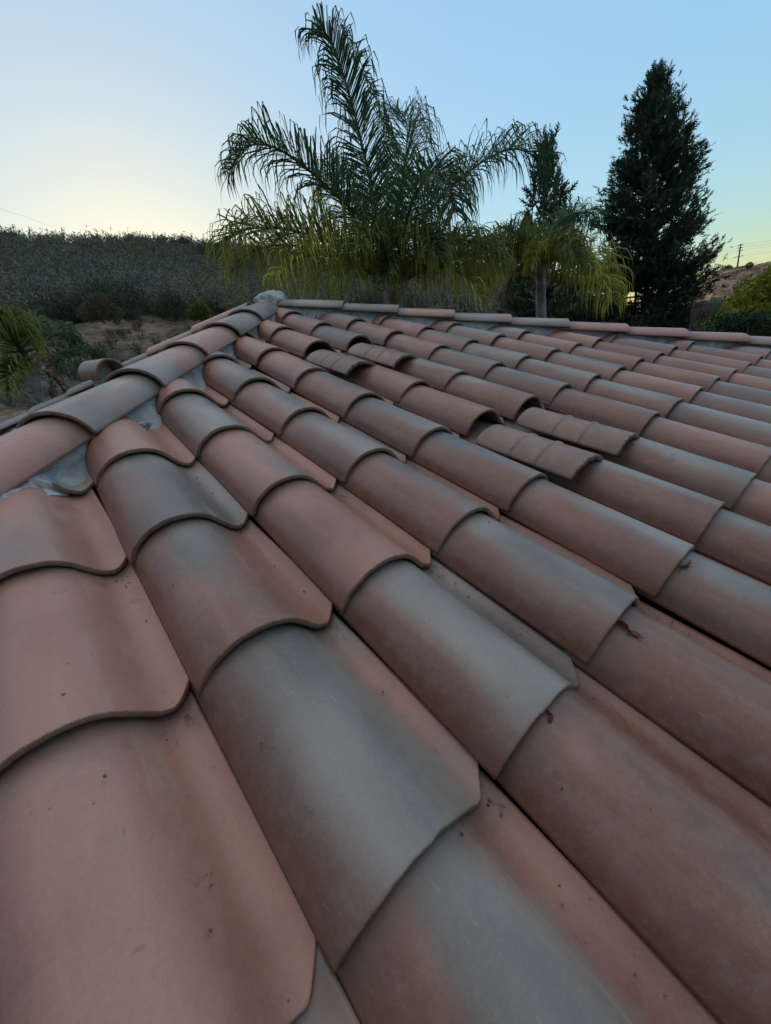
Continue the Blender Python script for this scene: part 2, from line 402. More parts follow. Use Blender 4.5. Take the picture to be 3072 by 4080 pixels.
if rest:
    Vs, Fs, mis, co, at = [], [], [], [], []
    base = 0
    for me, mw, fl, wm in rest:
        n = len(me.vertices); v = np.empty(n*3, np.float32); me.vertices.foreach_get('co', v); v = v.reshape(-1, 3)
        M = np.array(RINV @ mw); Vs.append(v @ M[:3, :3].T+M[:3, 3]); co.append(v)
        rr = random.random(); at.append(np.tile([fl, wm, rr], (n, 1)))
        for p in me.polygons: Fs.append([q+base for q in p.vertices]); mis.append(p.material_index)
        base += n; bpy.data.meshes.remove(me)
    o = mesh('more_roof_tiles', np.concatenate(Vs), Fs, [rest_material(M_TILE, 'terracotta_far'), rest_material(M_RIM, 'clay_edge_far')], parent=ROOF, midx=mis)
    o['kind'] = 'stuff'; A = np.concatenate(at).astype(np.float32)
    for k, nm in enumerate(('flash', 'warmth', 'tile_rand')):
        a_ = o.data.attributes.new(nm, 'FLOAT', 'POINT'); a_.data.foreach_set('value', np.ascontiguousarray(A[:, k]))
    a_ = o.data.attributes.new('tile_co', 'FLOAT_VECTOR', 'POINT'); a_.data.foreach_set('vector', np.concatenate(co).astype(np.float32).ravel())

# deck under the tiles: a low pyramid, and walls below it
D = 6.2; dz = -.062
ap = (AX, AY, AZt+dz); E_ = [(AX-D, AY-D, AZt-D*TP+dz), (AX+D, AY-D, AZt-D*TP+dz), (AX+D, AY+D, AZt-D*TP+dz), (AX-D, AY+D, AZt-D*TP+dz)]
part('deck', np.array([ap]+E_), [(0, 1, 2), (0, 2, 3), (0, 3, 4), (0, 4, 1), (4, 3, 2, 1)], M_DECK, smooth=False)
wz = AZt-D*TP+dz-.002; q = D-.4
part('wall', np.array([(AX+a*q, AY+b*q, z) for z in (-3.6, wz) for a, b in ((-1, -1), (1, -1), (1, 1), (-1, 1))]), [(0, 1, 5, 4), (1, 2, 6, 5), (2, 3, 7, 6), (3, 0, 4, 7)], M_STUCCO, smooth=False)

# ---- hip caps
def hipframe(dx, dy):
    """axes for a hip running down in direction (dx, dy): y up the hip, x across, z normal"""
    down = Vector((dx, dy, -TP)).normalized(); y = -down
    x = Vector((-dy, dx, 0)).normalized()*-1
    z = x.cross(y)
    if z.z < 0: x = -x; z = x.cross(y)
    m = Matrix((x, y, z)).transposed().to_4x4(); return m, down
a_ = np.linspace(-1, 1, 30)*R(83)
CPROF = np.c_[np.sin(a_)/math.sin(R(83))*.137, (np.cos(a_)-math.cos(R(83)))/(1-math.cos(R(83)))*.087]
def hip(dx, dy, first, n, step, looks, lift=0.0, hs=1.0):
    m, down = hipframe(dx, dy)
    for k in range(n):
        s = first+step*k
        rg = np.random.default_rng(int(90+k*7+dx*31+dy*17))
        L = min(.475, s-.02) if k == 0 else .475
        V, F, mi = shell(CPROF, L, .0125, taper=.16, height_taper=.10, clipR=.0, clipHL=.0, jag=.0014, rg=rg, rows=7)
        V[:, 2] *= hs
        mw = Matrix.Translation(Vector((AX, AY, AZt))+down*s) @ m @ Matrix.Translation((rg.normal(0, .003), 0, .026+lift)) @ Matrix.Rotation(R(rg.normal(0, .5)), 4, 'Z') @ Matrix.Rotation(-math.atan(.014/step)+R(rg.normal(0, .2)), 4, 'X')
        V[:, 0] += .14                             # centre the colour pattern on the crown
        mw = mw @ Matrix.Translation((-.14, 0, 0))
        o = part('hip_tile', V, F, [M_CAP, M_RIM], mw, midx=mi)
        fl, wm = looks[k] if k < len(looks) else (.3, .5)
        o['flash'] = fl; o['warmth'] = wm
hip(-1, -1, .575, 9, .42, [(1.15,.9),(1.2,.6),(.0,1.),(.85,.9),(.65,.9),(.0,.95),(.3,.8)])
hip(1, -1, .57, 12, .402, [(1.1,.4),(.7,.6),(.55,.8),(.75,.8),(1.5,.3),(.0,.9),(.1,1.),(.3,.7),(.1,1.)], .030, .70)
hip(-1, 1, .60, 10, .42, [(.1,.95),(.0,1.),(.8,.3),(.9,.2),(.8,.3),(.9,.2),(.2,.5),(.8,.3),(.3,.6),(.1,.8)], .048, .8)
hip(1, 1, .60, 10, .42, [(.5,.5)])

# ---- mortar bedding under the caps
from mathutils import noise as mn
def mortar(dx, dy, L=6.0, lift=0.0):
    m, down = hipframe(dx, dy)
    sec = [(.040, .060), (.070, .048), (.090, .032), (.100, .014), (.108, -.004), (.112, -.02), (.120, -.04), (.134, -.058), (.150, -.075)]
    sec = [(x, z+(lift if z > -.03 else 0)) for x, z in sec]
    sec = [(-x, z) for x, z in sec[::-1]]+sec
    ns = int(L/.011); V = []; nn_ = len(sec)
    for a in range(ns+1):
        s = .02+a*.011
        for c, (x, z) in enumerate(sec):
            p = Vector((x*3+dx*9, s, z*3+dy*5))
            d = mn.noise(p*6)*.011+mn.noise(p*24)*.0025+mn.noise(p*2.3)*.008
            sg = 1 if x > 0 else -1
            V.append((x+sg*d*(1.0 if abs(x) > .07 else .1), -s, z+d*.5*(1 if abs(x) > .1 else 0)))
    F = [(a*nn_+c, a*nn_+c+1, (a+1)*nn_+c+1, (a+1)*nn_+c) for a in range(ns) for c in range(nn_-1)]
    mw = Matrix.Translation(Vector((AX, AY, AZt))) @ m
    part('mortar_bed', np.array(V), F, M_MORTAR, mw)
mortar(-1, -1, 8.0); mortar(1, -1, 8.0, .022); mortar(-1, 1, 8.0, .022); mortar(1, 1, 6.0)
def blob(r, c, sq=(1, 1, 1), seed=0, rough=.12, sub=4, freq=2.0):
    bm = bmesh.new(); bmesh.ops.create_icosphere(bm, subdivisions=sub, radius=1)
    for v in bm.verts:
        p = v.co.copy(); d = 1+mn.fractal(p*freq+Vector((seed*7.1, seed*3.3, 0)), .8, 2.0, 5)*rough
        v.co = Vector((p.x*sq[0], p.y*sq[1], p.z*sq[2]))*r*d+Vector(c)
    V = np.array([v.co[:] for v in bm.verts]); F = [[v.index for v in f.verts] for f in bm.faces]; bm.free(); return V, F
V, F = blob(.112, (AX+.01, AY-.02, AZt+.056), (1.08, 1.08, .70), 3, .13, 5, 1.9)
part('mortar_knob', V, F, M_MORTAR)
# lumps squeezed out where barrels meet the bed
mA, dA = hipframe(-1, -1)
lumps_V, lumps_F = [], []
nb_ = 0
for s, x, h, r, sd_ in [(1.23, .135, -.03, .022, 1), (1.70, .142, -.035, .026, 2), (2.08, .15, -.03, .024, 3), (2.16, .165, -.052, .017, 4), (.90, .13, -.02, .02, 5), (.62, .125, -.015, .016, 6)]:
    for sg in (1, -1):
        p = Vector((AX, AY, AZt))+dA*s+mA.to_3x3() @ Vector((sg*x, 0, h))
        V, F = blob(r*.8, p, (1.3, 1, .55), sd_, .7, 4, 1.7); lumps_V.append(V); lumps_F += [[i+nb_ for i in f] for f in F]; nb_ += len(V)
part('mortar_crumb', np.concatenate(lumps_V), lumps_F, M_MORTAR)
def plane_pt(px, py, h):
    rr_ = ROT @ np.array([(px*1.844-1536)/FPX, -(py*1.844-2040)/FPX, -1.0]); tt = (CAM[1]*TP+h/CP-CAM[2])/(rr_[2]-rr_[1]*TP); p = CAM+rr_*tt
    return np.array([p[0], p[1]/CP+h*SP*0])
def tile_h(x, v):
    i = math.floor(x/U); j = math.floor(v/V_); c_ = x/U-i; s_ = v-j*V_
    return float(np.interp(c_, PROF[:, 0], PROF[:, 1]))*(1-.05*s_/LT)-math.tan(TILT)*s_
SA, SB = plane_pt(118, 1032, .0), plane_pt(-40, 1104, .045); sdv = SB-SA; sl_ = np.linalg.norm(sdv); sdv /= sl_; snv = np.array([-sdv[1], sdv[0]])
if snv[1] < 0: snv = -snv
ga, gb_ = 90, 34; SV = []
for a in range(ga):
    for b in range(gb_):
        t = a/(ga-1)*sl_; w = -.055+.115*b/(gb_-1); q2 = SA+sdv*t+snv*w
        edge = .022+.016*mn.noise(Vector((t*22, 3, 0)))+.010*mn.noise(Vector((t*60, 9, 0)))-.02*max(0, 1-t/.04)
        m_ = max(0.0, min(1.0, (w+edge)/.012)); h = tile_h(q2[0], q2[1])
        h += -.006+m_*(.011+.005*mn.noise(Vector((q2[0]*30, q2[1]*30, 1)))+.0018*mn.noise(Vector((q2[0]*110, q2[1]*110, 1))))+max(0, w)*.35*m_
        SV.append((q2[0], q2[1]*CP-h*SP, q2[1]*SP+h*CP))
part('mortar_smear', np.array(SV), [(a*gb_+b, a*gb_+b+1, (a+1)*gb_+b+1, (a+1)*gb_+b) for a in range(ga-1) for b in range(gb_-1)], M_MORTAR)

# ------------------------------------------------------------------ loose old barrel tiles lying on the roof
def faceA(i, j, h):
    return Vector((i*U, j*V_*CP-h*SP, j*V_*SP+h*CP))
a2 = np.linspace(-1, 1, 30)*R(62)
LPROF = np.c_[np.sin(a2)/math.sin(R(62))*.098, (np.cos(a2)-math.cos(R(62)))/(1-math.cos(R(62)))*.046]
loose = [(4.10, .86, 4.12, 1.80, .012, .030, 'weathered brown barrel tile lying loose, nearest and largest of the four banded ones'),
         (5.12, .86, 5.08, 1.86, .010, .024, 'weathered brown banded barrel tile lying loose just above and right of the largest one'),
         (4.13, 3.78, 4.13, 4.72, .012, .024, 'loose brown banded barrel tile with a dark gap under its nose, nearer of the upper pair'),
         (5.12, 3.76, 5.10, 4.76, .010, .020, 'loose brown banded barrel tile at the top of the roof, farthest of the four')]
for k, (i0, j0, i1, j1, lift, nl, lab) in enumerate(loose):
    rg = np.random.default_rng(50+k)
    nose, head = faceA(i0, j0, nl), faceA(i1, j1, -.006)
    y = (head-nose).normalized(); n = Vector((0, -SP, CP)); x = y.cross(n).normalized(); z = x.cross(y)
    L = (head-nose).length
    th = .0155
    V, F, mi = shell(LPROF, L, th, taper=.05, height_taper=.05, clipR=.012, clipHL=.01, jag=.0042, rg=rg, rows=10, bands=((L*.36, .0045), (L*.62, .0045)))
    for a in range(len(V)):
        V[a, 2] += mn.noise(Vector(V[a])*6+Vector((k*5, 0, 0)))*.0005
    V[:, 0] += .14
    mw = Matrix.Translation(nose+z*.0) @ Matrix((x, y, z)).transposed().to_4x4() @ Matrix.Translation((-.14, 0, .012))
    o = mesh('loose_roof_tile', V, F, [M_OLD, M_OLD], mw=mw, midx=mi)
    o['flash'] = .2; o['warmth'] = .4; tag(o, lab, 'roof tile', 'old loose barrel tiles lying on the roof')

# vent hood: a barrel tile raised over a pipe on the far side of the left hip
vp = AZ(6.0, 2.32, 0); vz = AZt+(vp[0]-AX)*TP
a3 = np.linspace(-1, 1, 30)*R(112); VPROF = np.c_[np.sin(a3)*.062, (np.cos(a3)-math.cos(R(112)))*.060-.022]
V, F, mi = shell(VPROF, .19, .010, taper=.10, clipR=0, clipHL=0, jag=.001)
V[:, 0] += .14; V[:, 1] -= .10
mv = Matrix.Translation((vp[0], vp[1], vz+.135)) @ Matrix.Rotation(R(18), 4, 'Z') @ Matrix.Rotation(R(4), 4, 'X') @ Matrix.Translation((-.14, 0, 0))
o = part('vent_hood', V, F, [M_OLD, M_OLD], mv, midx=mi); o['flash'] = .2; o['warmth'] = .5
pv = np.array([[vp[0], vp[1], vz+h_] for h_ in (-.05, 0, .05, .11, .155)]); ang = np.arange(16)*math.pi/8
V = np.concatenate([np.c_[p_[0]+np.cos(ang)*.045, p_[1]+np.sin(ang)*.045, np.full(16, p_[2])] for p_ in pv])
F = [(a*16+c, a*16+(c+1) % 16, (a+1)*16+(c+1) % 16, (a+1)*16+c) for a in range(4) for c in range(16)]
part('vent_pipe', V, F, M_MORTAR)

# ------------------------------------------------------------------ terrain
def E_az(az):                                     # skyline of the near hill, degrees above the eye, by azimuth
    xs = [-180, -90, -50, -20, 0, 6, 12, 22, 30, 42, 54.6, 60, 66, 72, 180]
    ys = [1, 6, 12.6, 15.0, 15.1, 15.1, 14.7, 13.4, 11.8, 9.0, 6.2, 4.8, 2.5, 0, 0]
    return np.interp(az, xs, ys)
def terrain_z(az, r):
    az = np.asarray(az, float); r = np.asarray(r, float); E = E_az(az)
    k = E/15.7
    el = np.interp(r, [0, 14, 22, 34, 52, 62, 110], [-90, -17, -4.5, 1.6, 7.2, 9.3, 15.7])
    zn = np.where(r < 14, -4.0, CAM[2]+r*np.tan(np.radians(el)))
    crest = CAM[2]+110*np.tan(np.radians(E))
    z1 = -4.0+(zn+4.0)*(crest+4.0)/(CAM[2]+110*math.tan(R(15.7))+4.0)
    z1 = np.where(r > 110, crest-(r-110)*.12, z1); z1 = np.maximum(z1, -6)
    far = np.interp(az, [-180, 55, 66, 72, 74.4, 75.5, 77.5, 80, 84, 95, 130, 180], [0, .3, .8, .9, 1.15, 1.9, 2.05, 2.15, 2.9, 4, 3, 0])
    zc = CAM[2]+320*np.tan(np.radians(far))
    t = np.clip((r-90)/230, 0, 1); z2 = -4.5+(zc+4.5)*(t**1.15); z2 = np.where(r > 320, zc-(r-320)*.05, z2)
    w = np.clip((az-62)/8, 0, 1)*np.clip((200-az)/20, 0, 1)
    return z1*(1-w)+z2*w
def tz(az, r):
    z = terrain_z(az, r); a = np.radians(az); x, y = r*np.sin(a), r*np.cos(a)
    b = np.array([mn.noise(Vector((X*.06, Y*.06, 0)))*1.0+mn.noise(Vector((X*.25, Y*.25, 3)))*.25 for X, Y in zip(np.ravel(x), np.ravel(y))]).reshape(np.shape(x))
    return z+b*np.clip((r-14)/25, 0, 1)
azs = np.concatenate([np.arange(-180, -60, 6), np.arange(-60, -8, 2), np.arange(-8, 90, .6), np.arange(90, 180, 5), [180]])
rs = np.concatenate([[.01, 6, 12, 16, 20], np.arange(23, 64, 1.2), np.arange(64, 130, 3), np.arange(132, 380, 9), [420, 520, 700, 1000, 1600, 2600]])
AA, RR = np.meshgrid(azs, rs, indexing='ij'); ZZ = tz(AA, RR)
XX = CAM[0]+RR*np.sin(np.radians(AA)); YY = CAM[1]+RR*np.cos(np.radians(AA))
Vt = np.stack([XX, YY, ZZ], -1).reshape(-1, 3); na, nr = AA.shape
idx = np.arange(na*nr).reshape(na, nr)
Ft = np.stack([idx[:-1, :-1], idx[:-1, 1:], idx[1:, 1:], idx[1:, :-1]], -1).reshape(-1, 4)
Ft = Ft[:, ::-1]
def ground_mat():
    m, t, b, o = new_mat('dry_ground'); k = NB(t)
    g = k.n('NewGeometry').outputs['Position']
    n1 = k.noise(g, .16, 5, .6); n2 = k.noise(k.mapping(g, scale=(1, 1, 2)), 1.3, 6, .7); n3 = k.noise(g, .5, 4, .6)
    soil = k.mix(k.ramp(n2, .38, .62), (.095, .075, .060), (.21, .165, .125))
    sand = k.mix(k.ramp(n2, .4, .6), (.18, .135, .10), (.29, .225, .165))
    c = k.mix(k.ramp(n1, .50, .60), soil, sand)
    c = k.mix(k.ramp(n3, .50, .62, 0, .75), c, (.085, .085, .060))
    k.set(b.inputs['Base Color'], c); b.inputs['Roughness'].default_value = 1; b.inputs['Specular IOR Level'].default_value = .05
    k.set(b.inputs['Normal'], k.bump(n2, 1.0, .25)); return m
M_GROUND = ground_mat()
tag(mesh('hillside', Vt, Ft, M_GROUND), kind='structure')

# ------------------------------------------------------------------ brush on the hills
def unit(v): return v/np.maximum(np.linalg.norm(v, axis=-1, keepdims=True), 1e-9)
def shrub_proto(rg, stems=26, twigs=5, leaves=150, h=1.0, spread=.75, leaf=.05, up=.55):
    """fuzzy upright shrub, unit size: triangles with a shade value per vertex (bark 0, leaf 1)"""
    T, C = [], []
    tips = []
    for _ in range(stems):
        a = rg.uniform(0, 2*np.pi); sp = spread*rg.uniform(.1, 1)**.7; H = h*rg.uniform(.55, 1)
        d = np.array([math.cos(a)*sp, math.sin(a)*sp, H]); b = np.array([math.cos(a), math.sin(a), 0])*.08*rg.uniform(0, 1)
        w = .016; side = unit(np.cross(d, rg.normal(size=3)))
        T.append([b-side*w, b+side*w, b+d]); C.append(0)
        for q in range(twigs):
            t = rg.uniform(.3, .95); p = b+d*t; e = unit(d/np.linalg.norm(d)+rg.normal(size=3)*.55+np.array([0, 0, up]))*rg.uniform(.12, .34)
            s2 = unit(np.cross(e, rg.normal(size=3)))*.0085
            T.append([p-s2, p+s2, p+e]); C.append(0); tips.append((p, e))
    for _ in range(leaves):
        p, e = tips[rg.integers(len(tips))]; c = p+e*rg.uniform(.3, 1.1)+rg.normal(size=3)*.02
        u_ = unit(rg.normal(size=3)+np.array([0, 0, .7]))*leaf*rg.uniform(.6, 1.5); v_ = unit(np.cross(u_, rg.normal(size=3)))*leaf*.42
        T.append([c-v_, c+v_, c+u_]); C.append(1)
    return np.array(T), np.array(C)
def scatter(name, protos, items, mat, **k):
    """items: (x, y, z, size, height factor, colour bark, colour leaf)"""
    Vs, Cs = [], []
    for q, (x, y, z, s, hf, cb, cl) in enumerate(items):
        T, C = protos[q % len(protos)]
        a = random.uniform(0, 6.28); ca, sa = math.cos(a), math.sin(a)
        v = T.reshape(-1, 3)*[s, s, s*hf]; v = np.c_[v[:, 0]*ca-v[:, 1]*sa+x, v[:, 0]*sa+v[:, 1]*ca+y, v[:, 2]+z]
        Vs.append(v.astype(np.float32)); jit = np.repeat(rng.uniform(.85, 1.15, (len(C), 1)), 3, axis=0)
        Cs.append((np.repeat(np.where(C[:, None] == 1, cl, cb), 3, axis=0)*jit).astype(np.float32))
    V = np.concatenate(Vs); F = np.arange(len(V)).reshape(-1, 3)
    return mesh(name, V, F, mat, smooth=False, col=np.concatenate(Cs), **k)
pr_rg = np.random.default_rng(3)
PROT = [shrub_proto(pr_rg, 30, 6, 430, leaf=.062) for _ in range(5)]
PROT_FAR = [shrub_proto(pr_rg, 14, 3, 220, leaf=.095, spread=.9) for _ in range(5)]
greys = [((.21, .21, .19), (.20, .23, .185)), ((.18, .19, .165), (.16, .20, .16)), ((.25, .24, .205), (.235, .24, .19)), ((.11, .11, .095), (.075, .11, .07)), ((.25, .23, .18), (.22, .21, .12))]
items = []
for az in [] if False else range(1):
    pass
def add_band(n, az0, az1, r0, r1, s0, s1, dens=lambda a, r: 1.0):
    c = 0; out = []
    while c < n:
        a = random.uniform(az0, az1); r = math.sqrt(random.uniform(r0*r0, r1*r1))
        if random.random() > dens(a, r): c += .2; continue
        out.append((a, r, random.uniform(s0, s1))); c += 1
    z = tz(np.array([o[0] for o in out]), np.array([o[1] for o in out]))
    res = []
    for (a, r, s), zz in zip(out, z):
        p = AZ(a, r, zz); patch = mn.noise(Vector((p[0]*.07, p[1]*.07, 5)))
        k = 3 if patch > .28 and random.random() < .8 else (4 if patch < -.3 and random.random() < .6 else random.choice([0, 0, 1, 2]))
        cb, cl = greys[k]; res.append((p[0], p[1], zz-.1, s, random.uniform(.8, 1.25), np.array(cb), np.array(cl)))
    return res
near = add_band(1150, -12, 62, 54, 82, 1.5, 3.3)
far = add_band(2500, -14, 64, 80, 111, 1.2, 2.1)
crest = add_band(420, -14, 64, 106, 113, .5, 1.1)
low = add_band(520, -12, 40, 24, 55, .3, 1.1, lambda a, r: 1 if mn.noise(Vector((a*.25, r*.12, 9))) > -.02 else .12)
tag(scatter('chaparral_brush', PROT, near+low, M_TWIG), kind='stuff')
tag(scatter('hillcrest_brush', PROT_FAR, far+crest, M_TWIG), kind='stuff')
fh = add_band(900, 70, 92, 120, 318, .8, 1.8)
fh = [(x, y, z, s, .6, np.array((.20, .15, .12)), np.array((.14, .115, .085))) for x, y, z, s, h, cb, cl in fh]
tag(scatter('scrub_on_far_hill', PROT_FAR, fh, M_TWIG), kind='stuff')

#@@PLANTS@@
# ------------------------------------------------------------------ palms
def catmull(P, n):
    P = np.asarray(P, float); out = []; m = len(P)-1
    for s in np.linspace(0, m, n):
        i = min(int(s), m-1); u = s-i
        p0 = P[i-1] if i > 0 else 2*P[0]-P[1]; p1, p2 = P[i], P[i+1]; p3 = P[i+2] if i+2 <= m else 2*P[m]-P[m-1]
        out.append(.5*((2*p1)+(-p0+p2)*u+(2*p0-5*p1+4*p2-p3)*u*u+(-p0+3*p1-3*p2+p3)*u**3))
    return np.array(out)
def tube(path, rad, sides=8):
    path = np.asarray(path); n = len(path); T = unit(np.gradient(path, axis=0))
    ref = np.array([0, 0, 1.]) if abs(T[0][2]) < .9 else np.array([1., 0, 0])
    V = []; r = np.broadcast_to(rad, n)
    for p, t, q in zip(path, T, r):
        a = unit(np.cross(t, ref)); b = np.cross(t, a)
        for k in range(sides):
            w = 2*np.pi*k/sides; V.append(p+(a*math.cos(w)+b*math.sin(w))*q)
    F = [(i*sides+k, i*sides+(k+1) % sides, (i+1)*sides+(k+1) % sides, (i+1)*sides+k) for i in range(n-1) for k in range(sides)]
    F.append(tuple(range(sides))[::-1]); F.append(tuple((n-1)*sides+k for k in range(sides)))
    return np.array(V), F
def frond(parent, path, cols, n=150, L=.78, droop=1.0, width=.020, seed=0, bare=.16, stalk=.024, label=None, stiff=.44):
    """arching stalk with narrow leaflets in several ranks that bend and hang; cols = (stalk, leaflet base, leaflet tip)"""
    rg = np.random.default_rng(seed); path = catmull(path, 60); n0 = len(path)
    seg = np.linalg.norm(np.diff(path, axis=0), axis=1); cum = np.r_[0, np.cumsum(seg)]/seg.sum(); T = unit(np.gradient(path, axis=0))
    V, F = tube(path, stalk*(1-cum)**.8+.004, 6); V = list(V); C = [cols[0]]*len(V)
    up = np.array([0, 0, 1.]); scale = seg.sum()/3.2
    n = int(n*1.05)
    for k in range(n):
        for sgn in (-1, 1):
            t = bare+(1-bare)*((k+rg.uniform(-.5, .5))/n); t = min(max(t, bare), .995)
            p = np.array([np.interp(t, cum, path[:, c]) for c in range(3)]); d = unit(np.array([np.interp(t, cum, T[:, c]) for c in range(3)]))
            s = np.cross(d, up); s = unit(s if np.linalg.norm(s) > .15 else np.cross(d, [1., .3, 0])); nn_ = np.cross(s, d)
            ang = rg.choice([-.15, .35, .8])+rg.normal(0, .18)
            a = unit(s*sgn*math.cos(ang)+nn_*math.sin(ang)+d*(.55+.5*t)+rg.normal(size=3)*.07)
            ln = L*1.45*scale**.3*(math.sin(math.pi*min(1, .20+.72*((t-bare)/(1-bare))**.75))**.7)*rg.uniform(.8, 1.12)
            m = 6; q = p.copy(); st = stiff*rg.uniform(.65, 1.35); w0 = width*.56*rg.uniform(.75, 1.2); idx = []
            side = None; tw = rg.uniform(-.9, .9)
            dr = np.array([rg.normal(0, .10), rg.normal(0, .10), -1.0])
            for j in range(m+1):
                f = j/m; g = np.clip((f-st*.6)/(.42), 0, 1)**1.2*droop
                dd = unit(a*(1-min(g, .97))+dr*g*1.0+np.array([0, 0, -.12*f]))
                if side is None or True:
                    side = np.cross(dd, nn_*math.cos(tw)+s*math.sin(tw)+.01); side = unit(side)
                w = w0*(.55+.9*f if f < .35 else .87*(1-((f-.35)/.65)**1.6)+.02)
                b = len(V); V.append(q-side*w); V.append(q+side*w); mixc = f**1.5*rg.uniform(.75, 1.1); cc = tuple(np.array(cols[1])*(1-min(mixc, 1))+np.array(cols[2])*min(mixc, 1)); C += [cc, cc]
                if j: F.append((b-2, b-1, b+1, b))
                q = q+dd*ln/m
    return mesh('frond', np.array(V), F, M_LEAF, parent=parent, mw=Matrix.Translation(-Vector(parent.location)), smooth=False, col=np.array(C))
def palm(loc, label, crown, base_z, rad, fronds, name='queen_palm', group=None, husk=True, lean=(0, 0)):
    """trunk from the ground to the crown, fronds given as lists of world points"""
    o = tag(empty(name, (loc[0], loc[1], base_z)), label, 'palm tree', group); inv = Matrix.Translation(-Vector(o.location))
    pts = np.array([[loc[0]+lean[0], loc[1]+lean[1], base_z-.3], [loc[0]+lean[0]*.4, loc[1]+lean[1]*.4, (base_z+crown)/2], [loc[0], loc[1], crown]])
    path = catmull(pts, 70); rr = rad*(1+.05*np.sin(np.arange(70)*2.2))+np.linspace(.05, 0, 70)
    V, F = tube(path, rr, 18)
    for k in range(len(V)): V[k] += np.array(mn.noise_vector(Vector(V[k])*7))*.012
    mesh('trunk', V, F, M_PALMBARK, parent=o, mw=inv)
    if husk:                                       # ragged crownshaft fibres
        rg = np.random.default_rng(int(abs(loc[0])*100)); Vh, Fh, Ch = [], [], []
        for k in range(260):
            a = rg.uniform(0, 6.28); z0 = crown+rg.uniform(-.42, .16); p = np.array([loc[0]+math.cos(a)*rad*.9, loc[1]+math.sin(a)*rad*.9, z0])
            d = np.array([math.cos(a)*.8, math.sin(a)*.8, rg.uniform(-.8, 1.2)]); w = unit(np.cross(d, rg.normal(size=3)))*.007; b = len(Vh)
            e = p+d*rg.uniform(.06, .26); Vh += [p-w, p+w, e+rg.normal(size=3)*.02]; Fh.append((b, b+1, b+2)); Ch += [(.30, .21, .13)]*3
        mesh('husk', np.array(Vh), Fh, M_TWIG, parent=o, mw=inv, smooth=False, col=np.array(Ch))
    for f in fronds: frond(o, **f)
    return o
DG = ((.12, .14, .075), (.060, .115, .048), (.075, .130, .042))      # dark green, the upper fronds' backlit tone painted in
MG = ((.11, .12, .05), (.085, .135, .045), (.30, .30, .06))        # green going yellow at the tips
YG2 = ((.11, .12, .05), (.07, .115, .035), (.55, .47, .07))  # dark base and yellow tip paint in the contrast with the background
YG = ((.16, .15, .05), (.24, .27, .05), (.70, .58, .09))          # lower fronds, some yellowing plus their lighter look against dark painted in
BR = ((.20, .13, .08), (.26, .16, .085), (.32, .20, .10))            # dead
def PX(*pts): return [W(x, y, d) for x, y, d in pts]
D1 = 7.4; c1 = W(845, 612, D1)
C1 = (847, 610, D1)
